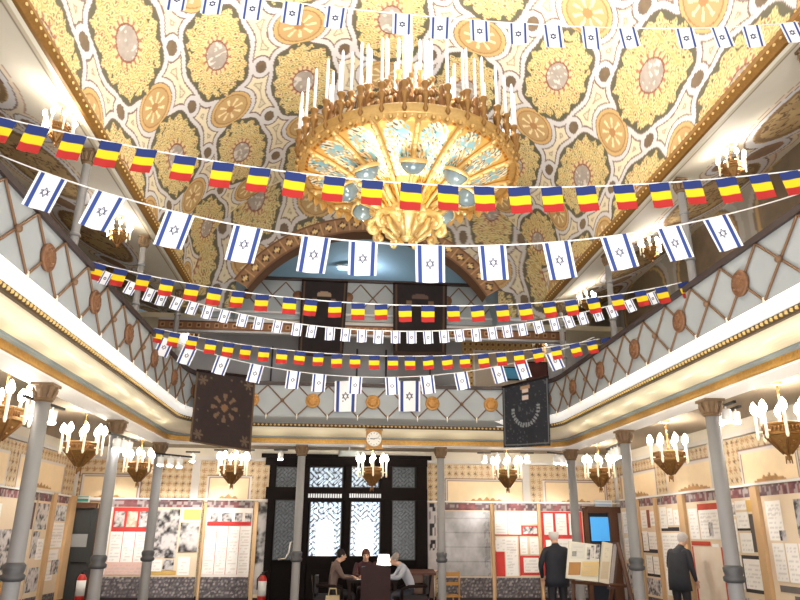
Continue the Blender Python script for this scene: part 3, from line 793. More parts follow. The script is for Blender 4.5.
# ------------------------------------------------------------------ small hanging lamps under and over the galleries
def make_lamp():
    t = thing('hanging_lamp', None, None)
    b = M(); n = 6
    # fretted hexagonal band and inverted pyramid; z = 0 is the tip
    prof = [(.0001, .0), (.03, .02), (.035, .05), (.02, .07), (.06, .1), (.22, .30), (.26, .31), (.265, .33), (.25, .34), (.25, .42), (.27, .43), (.275, .45), (.24, .46), (.1, .47)]
    b.lathe(prof, 6); b.obj('body', brass, t)
    b = M()
    for k in range(6):
        a = k * PI / 3; c, s = math.cos(a), math.sin(a)
        b.tube([(c * .05, s * .05, .09), (c * .24, s * .24, .31), (c * .265, s * .265, .45)], .016, 6)
        a2 = a + PI / 6; c, s = math.cos(a2), math.sin(a2)
        for r, z in ((.1, .17), (.15, .23)): b.ball((c * r, s * r, z), .022, 6, 0, 4)
        for j in range(-2, 3):
            q = Vector((-s, c, 0)) * (j * .05); b.ball(Vector((c * .222, s * .222, .38)) + q, (.02, .02, .032), 6, 0, 4)
    for a in (0, 2.1, 4.2): b.tube([(.03 * math.cos(a), .03 * math.sin(a), .06), (.04 * math.cos(a), .04 * math.sin(a), -.03)], [.012, .006], 5)
    b.obj('fretwork', bronze, t, smooth=True)
    for k in range(8):
        a = k * PI / 4 + .26; c, s = math.cos(a), math.sin(a)
        b = M(); b.lathe([(.012, .26), (.022, .3), (.018, .33), (.019, .58), (.019, .59)], 10); b.tube([(0, 0, .36), (-.06 * 1, 0, .36)], .012, 6)
        o = b.obj('candle_tube', candle_m, t, smooth=True); o.location = (c * .30, s * .30, 0); o.rotation_euler = (0, 0, a)
        b = M(); b.lathe([(.018, .58), (.036, .60), (.047, .64), (.04, .68), (.02, .715), (.0001, .74)], 12); b.obj('bulb', bulb_m, o, smooth=True)
    b = M(); b.tube([(0, 0, .46), (0, 0, .95)], .012, 6)
    for k in range(6): b.tube([(0, .025, .5 + k * .075), (.02, 0, .53 + k * .075), (0, -.025, .5 + k * .075)], .007, 5)
    b.obj('chain', brass, t, smooth=True)
    b = M(); b.lathe([(.025, .93), (.07, .95), (.05, .97), (.1, .985), (.105, 1.0), (.0001, 1.0)], 16); b.obj('ceiling_rose', mat('pale_gilt_rose', (222, 200, 150), .45, .3), t, smooth=True)
    return t
lamp0 = make_lamp(); used_lamp = False
def put_lamp(p, label, group=None, scale=1.0, rz=0.):
    global used_lamp
    o = dup_tree(lamp0) if used_lamp else lamp0
    used_lamp = True
    o.location = p; o.rotation_euler = (0, 0, rz); o.scale = (scale,) * 3
    tag(o, label, 'lamp', group); return o
LAMP_LIGHTS = []; UP_LIGHTS = []
LOW = [(atY(-6, 452, 8.2), 'lit brass candle lamp under the left gallery, nearest, cut by the picture edge'),
       (atY(79, 465, 11.4), 'lit brass candle lamp under the left gallery between the first two grey pillars'),
       (atY(137, 485, 14.8), 'lit brass candle lamp in the left far corner under the gallery'),
       (atY(231, 488, 15.1), 'lit brass candle lamp under the far gallery below the brown velvet hanging'),
       (atY(372, 488, 15.1), 'lit brass candle lamp in front of the dark glazed entrance doors'),
       (atY(508, 491, 15.1), 'lit brass candle lamp above the grey photo panel right of the entrance'),
       (atY(601, 487, 14.5), 'lit brass candle lamp in the right far corner near the blue screen doorway'),
       (atY(671, 472, 11.3), 'lit brass candle lamp under the right gallery between two tall grey pillars'),
       (atY(789, 458, 8.15), 'lit brass candle lamp nearest under the right gallery, at the picture edge')]
for p, l in LOW:
    z = 2.52
    put_lamp((p[0], p[1], z), l, 'brass candle lamps under the galleries', 1.0, random.uniform(0, 1)); LAMP_LIGHTS.append((p[0], p[1], z + .82))
UPP = [(atY(55, 146, 8.5), 'lit brass candle lamp in the upper left gallery, nearest to the viewer'),
       (atY(117, 247, 11.3), 'lit brass candle lamp over the left gallery beside the second upper column'),
       (atY(192, 345, 14.8), 'lit brass candle lamp at the far left end of the upper gallery'),
       (atY(735, 182, 8.2), 'lit brass candle lamp in the upper right gallery, nearest to the viewer'),
       (atY(652, 262, 10.9), 'lit brass candle lamp over the right gallery behind the large star flags'),
       (atY(588, 312, 13.7), 'lit brass candle lamp farther along the upper right gallery'),
       (atY(540, 352, 14.7), 'lit brass candle lamp at the far right end of the upper gallery')]
for p, l in UPP:
    v = np.array(p) - np.array([0, 0, EYE]); sg = -1 if v[0] < 0 else 1; edge = abs(XC + sg * AHW); LS = .56
    # along the line of sight, the lamp hangs where its rose meets the sloping gallery ceiling
    s_ = (COR - .02 - SLOPE * edge - LS - EYE) / (v[2] - SLOPE * abs(v[0])); p = v * s_ + np.array([0, 0, EYE])
    put_lamp(tuple(p), l, 'brass candle lamps over the galleries', LS, random.uniform(0, 1)); UP_LIGHTS.append((p[0] + sg * .1, p[1] - .1, p[2] + .2))

# spotlights on black tracks
def make_spot(n_heads):
    t = thing('track_spotlight', None, None)
    b = M(); b.box((0, 0, .0), (.9 if n_heads > 1 else .3, .035, .03)); b.obj('track', black, t)
    for k in range(n_heads):
        x = -.2 + .4 * k / max(1, n_heads - 1) if n_heads > 1 else 0.
        b = M(); b.tube([(0, 0, 0), (0, 0, -.09)], .012, 6); b.lathe([(.03, -.20), (.055, -.19), (.06, -.06), (.045, -.05), (.02, -.05)], 14)
        o = b.obj('spot_head', white_plastic, t, smooth=True); o.location = (x, 0, 0)
        b = M(); b.lathe([(.0001, -.225), (.04, -.22), (.056, -.2), (.05, -.19)], 14); b.obj('lens', spot_m, o, smooth=True)
    return t
sp1 = make_spot(1); sp3 = make_spot(3); us = {1: False, 3: False}
SPOTS = [(45, 403, 8.4, 3, 1.45, 'white triple spotlight on a track by the nearest left pillar'), (124, 437, 11.0, 3, 1.4, 'white triple spotlight on a track by the second left pillar'),
         (171, 455, 13.3, 3, .8, 'white triple spotlight by the far left corner pillar'),
         (193, 452, 15.4, 1, 0, 'single lit ceiling spotlight left of the brown velvet hanging'), (281, 450, 15.4, 1, 0, 'single lit ceiling spotlight over the left end of the entrance doors'),
         (248, 450, 16.0, 1, 0, 'single lit ceiling spotlight right above the brown velvet hanging lamp'), (221, 450, 16.0, 1, 0, 'single lit ceiling spotlight behind the lower edge of the brown hanging'),
         (484, 453, 15.4, 1, 0, 'single lit ceiling spotlight left of the lamp over the grey photo panel'), (497, 450, 16.0, 1, 0, 'single lit ceiling spotlight close behind the lamp over the grey photo panel'), (527, 453, 15.4, 1, 0, 'single lit ceiling spotlight below the navy velvet hanging'),
         (562, 454, 14.0, 3, .6, 'white triple spotlight by the far right corner pillar'), (614, 446, 11.3, 3, 1.45, 'white triple spotlight on a track by the second right pillar'), (718, 408, 8.4, 3, 1.5, 'white triple spotlight on a track by the nearest right pillar'),
         (735, 408, 9.2, 1, 1.5, 'single spotlight on the track just behind the nearest right pillar')]
for px, py, Y, nh, rz, lab in SPOTS:
    src = sp1 if nh == 1 else sp3
    o = dup_tree(src) if us[nh] else src; us[nh] = True
    p = atY(px, py, Y); o.location = (p[0], p[1], min(3.46, p[2])); o.rotation_euler = (0, 0, rz)
    if nh == 3: o.scale = (1, 1, 1)
    tag(o, lab, 'spotlight', 'ceiling spotlights')

# white beam soffit has a faint glow added, no tubes modelled; wall clock on the far frieze
p = atY(374, 439, 12.95)
ck = thing('wall_clock', 'round white clock in a square gilt frame on the far gallery frieze', 'clock', (p[0], 12.95, p[2]))
b = M(); b.box((0, .03, 0), (.29, .06, .32)); b.box((0, .03, -.17), (.34, .08, .03)); b.box((0, .03, .17), (.32, .08, .03)); b.obj('case', brass, ck)
b = M(); b.lathe([(.0001, 0.012), (.125, .012), (.135, .02), (.14, 0)], 32); o = b.obj('dial', mat('white_clock_dial', (240, 238, 230), .4), ck); o.rotation_euler = (PI / 2, 0, 0)
b = M()
for k in range(12):
    a = k * PI / 6; b.box((.105 * math.sin(a), -.02, .105 * math.cos(a)), (.008, .006, .022), 0, ry=a)
b.obj('hour_marks', black, ck)
b = M(); b.box((-.03, -.024, .0), (.08, .006, .012), ry=.1); b.box((.04, -.024, .01), (.1, .006, .008), ry=-.2); b.obj('hands', black, ck)

# ------------------------------------------------------------------ strings of flags
def star_mask(x, z, r, wd):
    m = np.zeros(len(x), bool)
    for sgn in (1, -1):
        d = np.full(len(x), -9.)
        for k in range(3):
            a = PI / 2 + k * 2 * PI / 3 + (0 if sgn > 0 else PI)
            d = np.maximum(d, -(x * math.cos(a) + z * math.sin(a)) - r / 2) if False else np.maximum(d, (x * math.cos(a + PI) + z * math.sin(a + PI)) - r / 2)
        m |= np.abs(d + wd / 2) < wd / 2
    return m
def flag_mesh(kind, w, h, res, wob, pale=False):
    nx, nz = res; x = np.linspace(-w / 2, w / 2, nx); z = np.linspace(0, -h, nz); X_, Z_ = np.meshgrid(x, z); X_ = X_.ravel(); Z_ = Z_.ravel()
    t = -Z_ / h
    Yw = wob * w * (np.sin(X_ / w * 5 + wob * 40) * t + .5 * np.sin(X_ / w * 9 + 1) * t ** 2)
    P = np.stack([X_ * (1 - .03 * t), Yw, Z_ + .01 * h * np.sin(X_ / w * 6)], 1)
    if kind == 'star':
        c = np.tile(lin((246, 246, 250)), (len(X_), 1)); blue = lin((46, 70, 138) if not pale else (120, 160, 214))
        c[np.abs(np.abs(X_) - w * .345) < w * .065] = blue
        c[star_mask(X_, Z_ + h * .5, w * .20, w * .035)] = lin((42, 52, 84) if not pale else (150, 165, 195))
    else:
        c = np.tile(lin((26, 46, 108)), (len(X_), 1)); c[t > .345] = lin((238, 200, 14)); c[t > .675] = lin((176, 34, 28))
    b = M(); b.grid(P, nx, nz); return b.mesh(kind + '_flag', cloth_v, True, c)
FLM = {}
def get_flag(kind, big, variant):
    k = (kind, big, variant)
    if k not in FLM:
        FLM[k] = flag_mesh(kind, 1., {'star': 1.30, 'tri': 1.30}[kind], ((44, 58) if big else (36, 48)) if kind == 'star' else (12, 28), (.03, .05, -.04)[variant])
    return FLM[k]
def garland(nm, Y, line, centers, kind, size, big, slabel, stringname, grp, ext, namew, off=0., z_shift=0.):
    """line: px points on the string; centers: px x of each flag; size: flag width in metres"""
    P = np.array([atY(x, y, Y) for x, y in line]); deg = min(2, len(P) - 1) if len(P) < 7 else 4
    cf = np.polyfit(P[:, 0], P[:, 2], deg); zf = lambda x: np.polyval(cf, x) + z_shift
    dzf = lambda x: np.polyval(np.polyder(cf), x)
    xs = np.linspace(ext[0], ext[1], 60); b = M(); b.tube([(x, Y, zf(x)) for x in xs], .006, 6)
    o = b.obj('flag_string', white_plastic, None, smooth=True); tag(o, stringname, 'string', 'cords of the flag garlands')
    for i, px in enumerate(centers):
        py = np.interp(px, [q[0] for q in line], [q[1] for q in line]); p = atY(px, py, Y); x = p[0]; x += -(.62 if big or size < .15 else .8) * size * math.sin(math.atan(dzf(x)))
        f = bpy.data.objects.new(namew, get_flag(kind, big, random.randrange(3))); C.objects.link(f)
        s = size * random.uniform(.97, 1.03)
        f.location = (x, Y - .008, zf(x) - .003); f.scale = (s, s, s * random.uniform(.97, 1.03))
        f.rotation_euler = (random.uniform(-.06, .06), -math.atan(dzf(x)) * 1.0 + random.uniform(-.04, .04), random.uniform(-.12, .12))
        tag(f, slabel % ORD[i + 1], 'flag', grp)
STARL = 'blue-striped star flag, %s from the left on '
TRIL = 'blue-yellow-red banded flag, %s from the left on '
garland('s1', 5.1, [(170, -14), (213, -4), (253, -1), (293, 1), (336, 6), (402, 14), (440, 18), (479, 20), (518, 24), (552, 26), (590, 27), (627, 28), (685, 28), (720, 27), (752, 26), (800, 22)],
        [178, 213, 253, 293, 336, 402, 440, 479, 518, 552, 590, 627, 685, 720, 752, 790], 'star', .185, False, STARL + 'the topmost string', 'white cord of the topmost string of flags, above the chandelier candles', 'flags on the topmost string', (-3.24, 4.36), 'star_flag')
garland('s2', 4.75, [(0, 118), (36, 125), (73, 134), (109, 142), (145, 149), (184, 156), (222, 163), (259, 168), (295, 172), (334, 177), (372, 180), (411, 184), (448, 186), (484, 187), (519, 187), (552, 187), (586, 186), (624, 185), (660, 183), (693, 181), (727, 178), (760, 175), (790, 171)],
        [3, 36, 73, 109, 145, 184, 222, 259, 295, 334, 372, 411, 448, 484, 519, 552, 586, 624, 660, 693, 727, 760, 790], 'tri', .165, False, TRIL + 'the upper tricolour string', 'white cord of the upper tricolour string crossing the chandelier', 'flags on the upper tricolour string', (-2.71, 3.82), 'tricolour_flag')
garland('s3', 4.9, [(0, 155), (46, 173), (103, 193), (174, 211), (244, 226), (313, 236), (362, 242), (430, 246), (494, 246), (560, 241), (619, 235), (673, 226), (721, 216)],
        [48, 106, 177, 246, 315, 362.5, 430, 493, 558, 617, 672, 719], 'star', .228, True, STARL + 'the string of large flags', 'white cord of the string of large star flags below the chandelier', 'large star flags below the chandelier', (-2.71, 3.82), 'star_flag')
garland('s4', 7.1, [(98, 263), (120, 269), (144, 275), (192, 284), (238, 291), (290, 297), (335, 302), (381, 305), (428, 306), (477, 305), (525, 304), (571, 299), (617, 295), (662, 288), (684, 281)],
        [98, 120, 143.6, 167, 192, 215, 238, 262, 289.6, 311, 335, 358, 381, 405, 428, 453, 477, 502, 525, 549, 571, 593, 617, 641, 662, 684], 'tri', .142, False, TRIL + 'the middle tricolour string', 'white cord of the middle tricolour string below the large star flags', 'flags on the middle tricolour string', (-2.71, 3.82), 'tricolour_flag')
garland('s5', 7.3, [(106, 272), (132, 281), (162, 294), (193, 302), (225, 310), (259, 317), (297, 323), (330, 328), (362, 330.5), (396, 331.5), (428, 330.5), (459, 329.5), (492, 327), (522, 323.5), (554, 319), (582, 312), (611, 306), (652, 292)],
        [106, 132, 150, 162, 177.5, 193, 208, 225, 243, 259, 278, 297, 312, 330, 346, 362, 378.6, 395.6, 411.6, 428, 444, 459, 476, 492, 507, 522, 538, 554, 568, 582, 597, 611, 629, 652], 'star', .108, False, STARL + 'the string of small flags', 'white cord of the string of small star flags', 'small star flags across the far gallery', (-2.71, 3.82), 'star_flag')
garland('s6', 9.7, [(158, 329), (192, 336), (228, 342), (264, 347.5), (300, 351.5), (337, 354.5), (374, 355.5), (410, 356), (447, 355.5), (484, 353.5), (519, 350.5), (557, 346.5), (592, 341), (607, 337)],
        [158, 174, 192, 210.6, 228.4, 246, 264, 282, 300, 318.4, 336.6, 355, 374.4, 393, 410, 428, 447, 465, 483.6, 501.4, 519, 538, 556.6, 575.4, 592.4, 607], 'tri', .155, False, TRIL + 'the lower tricolour string', 'white cord of the lower tricolour string in front of the far gallery', 'flags on the lower tricolour string', (-2.71, 3.82), 'tricolour_flag')
garland('s7', 9.9, [(160, 336), (188, 346), (222, 357), (256, 364.5), (293, 371), (319, 374), (355, 376), (392, 378), (428, 376), (461, 372), (498, 366), (522, 361), (554, 352)],
        [165, 188, 222, 256, 293, 319, 355.6, 392, 427.6, 461.6, 498.4, 522, 554], 'star', .20, True, STARL + 'the lowest string', 'white cord of the lowest string of star flags', 'star flags on the lowest string', (-2.71, 3.82), 'star_flag')
# two larger flags hung on the far parapet
pf = [('blue and white star flag hung on the far parapet, left of the centre rosette', 346), ('blue and white star flag hung on the far parapet, right of the centre rosette', 409.5)]
pme = flag_mesh('star', .42, .58, (44, 60), .012)
for lab, px in pf:
    p = atY(px, 381, 12.84); f = bpy.data.objects.new('star_flag', pme); C.objects.link(f); f.location = (p[0], 12.84, p[2]); tag(f, lab, 'flag', 'star flags on the far parapet')

# ------------------------------------------------------------------ embroidered hangings
def hanging(name, label, tl, tr, bl, br, Y0_, Y1_, fn, tag_=None, group=None, rail=False):
    """px corners; Y0_ left plane, Y1_ right plane"""
    a, b_, c, d_ = [np.array(atY(*q)) for q in ((*tl, Y0_), (*tr, Y1_), (*bl, Y0_), (*br, Y1_))]
    ctr = (a + b_) / 2
    t = thing(name, label, 'hanging', tuple(ctr))
    nu, nv = 60, 72; P = []; U_ = []; V_ = []
    for j in range(nv):
        for i in range(nu):
            u = i / (nu - 1); v = j / (nv - 1)
            p = (a * (1 - u) + b_ * u) * (1 - v) + (c * (1 - u) + d_ * u) * v - ctr
            p = p + np.array([0, -.03 * math.sin(u * 7 + v * 2) * v - .02, 0]); P.append(p); U_.append(u); V_.append(v)
    m = M(); m.grid(P, nu, nv); m.obj('cloth', velvet_v, t, col=fn(np.array(U_), np.array(V_)))
    m = M(); m.tube([a - ctr + np.array([0, -.03, .01]), b_ - ctr + np.array([0, -.03, .01])], .022, 8); m.obj('hanging_rod', wood_dark, t, smooth=True)
    return t
def brown_fn(u, v):
    c = np.tile(lin((40, 27, 26)), (len(u), 1)); nz = fbm(u * 14, v * 14, 2); c *= (.75 + .5 * nz)[:, None]
    x = (u - .5) * 1.0; y = (v - .47) * 1.15; r = np.hypot(x, y); a = np.arctan2(y, x)
    gl = lin((104, 80, 62))
    c[r < .06] = lin((116, 84, 56)); m = (np.abs(r - .17) < .055) & (np.cos(a * 8) > .35); c[m] = gl
    for cx, cy in ((.12, .12), (.88, .12), (.12, .88), (.88, .88)):
        rr_ = np.hypot(u - cx, v - cy); aa = np.arctan2(v - cy, u - cx); c[(rr_ < .055 + .025 * np.cos(6 * aa))] = lin((92, 74, 58))
    gx = (u * 6) % 1 - .5; gy = (v * 6.5) % 1 - .5; m = (np.hypot(gx, gy) < .11) & (hsh(np.floor(u * 6), np.floor(v * 6.5), 4) > .45) & (r > .27); c[m] = lin((84, 68, 58))
    ed = np.minimum(np.minimum(u, 1 - u), 1 - v); c[(ed < .02)] = lin((90, 70, 50)); return c
hanging('velvet_hanging', 'dark brown velvet hanging with embroidered flower over the left parapet corner', (197, 371), (256, 378), (190, 442), (251, 452), 11.95, 12.6, brown_fn)
def navy_fn(u, v):
    c = np.tile(lin((26, 28, 36)), (len(u), 1)); nz = fbm(u * 16, v * 16, 6); c *= (.75 + .5 * nz)[:, None]
    sp = vnoise(u * 34, v * 34, 11); c[sp > .84] = lin((64, 66, 72))
    x = (u - .5); y = (v - .42) * 1.1; r = np.hypot(x, y); m = (np.abs(r - .27) < .035) & (y > -.05) & (np.sin(np.arctan2(y, x) * 30) > -.4); c[m] = lin((120, 124, 126))
    m = (np.abs(u - .5) < .06) & (np.abs(v - .17) < .12) & (np.sin(v * 60) > -.6); c[m] = lin((190, 170, 160)); 
    m = (np.abs(u - .5) < .10) & (np.abs(v - .08) < .03); c[m] = lin((150, 120, 90))
    ed = np.minimum(np.minimum(u, 1 - u), 1 - v); c[(ed < .05) & (ed > .03)] = lin((100, 100, 100)); return c
hanging('velvet_hanging', 'navy velvet hanging with pale wreath and crown over the right parapet corner', (502, 388), (548, 377), (503, 448), (550, 446), 12.6, 12.05, navy_fn)
def ark_fn(warm):
    def fn(u, v):
        c = np.tile(lin((30, 22, 24)), (len(u), 1)); nz = fbm(u * 12, v * 12, 9); c *= (.7 + .6 * nz)[:, None]
        x = (u - .5); m = (np.hypot(x / .16, (v - .19) / .06) < 1) & (v < .21); c[m] = lin((150, 128, 104) if warm else (96, 74, 66))
        m = (np.abs(v - .26) < .025) & (np.abs(np.abs(x) - .2) < .05); c[m] = lin((110, 88, 66))
        ed = np.minimum(np.minimum(u, 1 - u), 1 - v); c[(ed < .07) & (ed > .05)] = lin((84, 62, 48)); c[v > .93] = lin((60, 44, 36)); return c
    return fn
hanging('ark_curtain', 'black curtain with pale crown hung from the loft parapet on the left', (302, 281), (348, 283), (298, 356), (343, 357), 15.05, 15.05, ark_fn(True))
hanging('ark_curtain', 'plain black curtain hung from the loft parapet on the right', (393, 284), (447, 286), (393, 356), (446, 357), 15.05, 15.05, ark_fn(False))

# ------------------------------------------------------------------ doors
def farbox(b, x0, y0, x1, y1, Y, dep, mi=0):
    l = atY(x0, (y0 + y1) / 2, Y)[0]; r = atY(x1, (y0 + y1) / 2, Y)[0]; z0 = atY((x0 + x1) / 2, y1, Y)[2]; z1 = atY((x0 + x1) / 2, y0, Y)[2]
    b.box(((l + r) / 2, Y, (z0 + z1) / 2), (r - l, dep, z1 - z0), mi); return l, r, z0, z1
def glassfn(w, h, bright, seed, arch=True):
    def fn(u, v):
        n = len(u); x = u / w - .5; t = v / h
        nz = fbm(u * 12, v * 12, seed)
        c = np.tile(lin((206, 226, 244)) * bright, (n, 1)) * (.4 + .9 * nz)[:, None]
        if arch:
            m = (np.abs(x) < .27) & (t < .52 + .14 * np.sqrt(np.clip(1 - (x / .27) ** 2, 0, 1))); c[m] = np.array([1.0, 1.0, 1.0]) * (1.25 * bright)
            gm = m & (np.hypot(x / .12, (t - .25) / .12) < .8) & (nz > .5); c[gm] = lin((170, 220, 220))
        gx = x * 8; gy = t * h / w * 8
        scr = np.sin(gx * 2.6 + 1.8 * np.sin(gy * 1.9)) * np.sin(gy * 2.3 + 1.6 * np.sin(gx * 1.7 + seed))
        line = (np.abs(scr) < .26)
        if arch: line &= ~m
        c[line] = lin((26, 28, 34))
        e = np.minimum(np.minimum(x + .5, .5 - x) * w, np.minimum(t, 1 - t) * h); c[e < .02] = lin((20, 20, 22)); return np.clip(c, 0, 1.3)
    return fn
glass_e = vmat('backlit_ornamental_glass', .25, 0., emit=1.1)
glass_d = vmat('dim_ornamental_glass', .3, 0., emit=.04)
DY = WF - .10
d1 = thing('door_1', 'tall dark double entrance doors with backlit scrollwork glass', None, (0, 0, 0)); d1['kind'] = 'structure'
door_black = mat('black_brown_door_wood', (22, 16, 15), .7, spec=.1)
if 'category' in d1: del d1['category']
b = M()
for r in ((266, 458, 273, 604), (299, 462, 307, 604), (344, 462, 350, 604), (380, 462, 391, 604), (416, 458, 427, 604)): farbox(b, *r, DY, .14)
for r in ((266, 458, 427, 466), (266, 488, 427, 500)): farbox(b, *r, DY - .01, .16)
farbox(b, 262, 455, 431, 459, DY - .02, .2)
b.obj('door_frame', door_black, d1)
b = M(); farbox(b, 266, 458, 427, 606, DY + .05, .03); b.obj('door_panel', mat('near_black_wood', (20, 15, 14), .7, spec=.1), d1)
def glass(px, m, bright, seed, arch, parent, name='glass_pane'):
    x0, y0, x1, y1 = px
    l = atY(x0, (y0 + y1) / 2, DY)[0]; r = atY(x1, (y0 + y1) / 2, DY)[0]; z0 = atY((x0 + x1) / 2, y1, DY)[2]; z1 = atY((x0 + x1) / 2, y0, DY)[2]
    return painted(name, (l, DY - .03, z0), (1, 0, 0), (0, 0, 1), r - l, z1 - z0, .016, glassfn(r - l, z1 - z0, bright, seed, arch), m, parent)
for i, px in enumerate(((309, 501, 341, 557), (350, 501, 380, 557))):
    # the two leaves, their rails and lower panels
    b = M(); x0, y0, x1, y1 = px
    farbox(b, x0 - 3, 498, x1 + 2, 502, DY - .05, .06); farbox(b, x0 - 3, 556, x1 + 2, 564, DY - .05, .06); farbox(b, x0 - 3, 564, x1 + 2, 606, DY - .03, .06)
    farbox(b, x0 + 3, 570, x1 - 3, 604, DY - .055, .05)
    leaf = b.obj('door_leaf', door_black, d1); glass(px, glass_e, .95, 3 + i, True, leaf)
    b = M()
    l, r, z0, z1 = farbox(M(), x0 - 1, 494, x1 + 1, 498, DY, .1)
    n = 14
    for k in range(n): b.box((l + (r - l) * (k + .5) / n, DY - .09, (z0 + z1) / 2), ((r - l) / n * .7, .02, z1 - z0))
    b.obj('dentil_strip', mat('pale_dentils', (210, 214, 216), .5, emit=.25), leaf)
glass((309, 467, 343, 488), glass_e, .55, 11, False, d1, 'transom_pane'); glass((351, 467, 379, 488), glass_e, .5, 12, False, d1, 'transom_pane')
for px, s in (((274, 467, 298, 488), 13), ((392, 467, 415, 488), 14), ((274, 500, 298, 560), 15), ((392, 500, 415, 560), 16)): glass(px, glass_d, .10, s, False, d1, 'side_pane')
p = atY(284, 552, DY); b = M()
b.tube([(p[0] + .18, DY - .12, p[2] + .22), (p[0] + .14, DY - .16, p[2] + .2), (p[0] + .12, DY - .17, p[2]), (p[0] + .05, DY - .17, p[2] - .13), (p[0] - .1, DY - .15, p[2] - .15), (p[0] - .12, DY - .08, p[2] - .15)], .022, 8)
b.obj('pull_handle', mat('bright_handle', (236, 232, 224), .25, .6), d1, smooth=True)
# left far door
d2 = thing('door_2', 'narrow dark door with a paper notice in the far left corner', None, (0, 0, 0)); d2['kind'] = 'structure'
b = M(); farbox(b, 64, 504, 68, 606, WF - .06, .14); farbox(b, 93, 504, 97, 606, WF - .06, .14); farbox(b, 64, 503, 97, 508, WF - .07, .16); b.obj('door_frame', wood_mid, d2)
b = M(); farbox(b, 68, 508, 93, 606, WF - .05, .06); farbox(b, 70, 511, 91, 532, WF - .075, .05); farbox(b, 70, 563, 91, 604, WF - .075, .05); b.obj('door_leaf', mat('grey_black_door', (52, 54, 54), .5), d2)
b = M(); farbox(b, 70, 534, 87, 547, WF - .10, .01); b.obj('notice', mat('grey_notice_paper', (150, 150, 148), .7), d2)
b = M(); b.tube([(*atY(71, 562, WF - .1)[:1], WF - .12, atY(71, 562, WF)[2]), (atY(88, 562, WF)[0], WF - .12, atY(88, 562, WF)[2])], .02, 8); b.obj('push_bar', black, d2, smooth=True)
# right far door
d3 = thing('door_3', 'brown framed doorway with a blue screen in the far right corner', None, (0, 0, 0)); d3['kind'] = 'structure'
b = M(); farbox(b, 586, 508, 590, 606, WF - .06, .16); farbox(b, 611, 508, 620, 606, WF - .06, .16); farbox(b, 586, 507, 620, 513, WF - .07, .18); b.obj('door_frame', wood_mid, d3)
b = M(); farbox(b, 590, 513, 611, 606, WF - .05, .03); b.obj('dark_opening', mat('dark_navy_opening', (20, 26, 40), .6), d3)
b = M(); farbox(b, 591, 517, 611, 541, WF - .08, .02); b.obj('blue_screen', mat('bright_blue_screen', (74, 160, 226), .5, emit=.45, ecol=(74, 166, 236)), d3)
for px, lab, col in ((80, 'small green exit sign above the far left door', (60, 130, 110)), (603, 'small pale blue sign above the far right doorway', (150, 172, 190))):
    p = atY(px, 499 if px < 200 else 503.5, WF - .05); t = thing('exit_sign', lab, 'sign', (p[0], WF - .05, p[2]))
    b = M(); b.box((0, 0, 0), (.42, .05, .14)); b.obj('housing', white_plastic, t)
    b = M(); b.box((0, -.03, 0), (.38, .01, .11)); b.obj('face', mat('sign_face_%d' % px, col, .4, emit=.3), t)
p = atY(349, 453.5, 15.5); t = thing('exit_sign', 'grey exit sign hanging over the entrance doors behind the clock', 'sign', (p[0], 15.5, p[2]))
b = M(); b.box((0, 0, 0), (.46, .05, .13)); b.box((0, 0, .14), (.03, .03, .2)); b.obj('housing', mat('dull_grey_sign', (110, 112, 110), .6), t)
b = M(); b.box((0, -.03, 0), (.42, .01, .1)); b.obj('face', mat('sign_grey_face', (120, 128, 128), .4), t)

# ------------------------------------------------------------------ exhibition panels
def f_text(bg=(250, 246, 240), ink=(186, 176, 172), seed=1, title=None, dens=.72):
    def fn(u, v):
        w, h = u.max() + 1e-6, v.max() + 1e-6
        c = np.tile(lin(bg), (len(u), 1)); row = np.floor(v / .035)
        m = ((v / .035) % 1 < .42) & (u > .04) & (u < w - .04 - .3 * w * (hsh(row, row * 0, seed) > .75)) & (v > .04) & (v < h - .06) & (hsh(np.floor(u / .03), row, seed) < dens)
        c[m] = lin(bg) * .5 + lin(ink) * .5
        if title: m = (v > h * .84) & (v < h * .93) & (u > w * .12) & (u < w * .88); c[m] = lin(title)
        return c
    return fn
def f_photo(seed=1, lo=(38, 34, 36), hi=(214, 208, 206), sc=9.):
    def fn(u, v):
        n = fbm(u * sc, v * sc, seed); n2 = fbm(u * sc * 3, v * sc * 3, seed + 5)
        t = np.clip((n * .7 + n2 * .5 - .36) * 2.6, 0, 1)[:, None]; t = t * t * (3 - 2 * t)
        return lin(lo) * (1 - t) + lin(hi) * t
    return fn
def f_crowd(seed=1):
    def fn(u, v):
        # a printed crowd: rows of pale heads over dark coats
        k = np.floor(v / .075); x = u / .07 + .5 * (k % 2); i = np.floor(x)
        jx = (hsh(i, k, seed) - .5) * .7; jy = (hsh(i, k, seed + 3) - .5) * .6
        r = np.hypot((x - i - .5 - jx) * .07, ((v / .075) % 1 - .55 - jy) * .08)
        c = np.tile(lin((84, 78, 82)), (len(u), 1)) * (.35 + 1.3 * fbm(u * 19, v * 19, seed))[:, None]
        br = hsh(i, k, seed + 7); m = r < .026; c[m] = (lin((170, 162, 160))[None] * (.3 + .6 * br[m])[:, None]); return np.clip(c, 0, 1)
    return fn
def f_header(seed=1):
    def fn(u, v):
        n = fbm(u * 9, v * 14, seed)[:, None]; c = lin((56, 48, 58)) * (1 - n) + lin((150, 118, 118)) * n
        w = u.max(); m = (np.abs(u - w * .5) < w * .2); c[m] = c[m] * np.array([1.25, .75, .75])
        t = hsh(np.floor(u / .05), np.floor(v / .06), seed) > .68; c[t] = c[t] * .4 + lin((220, 210, 206)) * .45; return np.clip(c, 0, 1)
    return fn
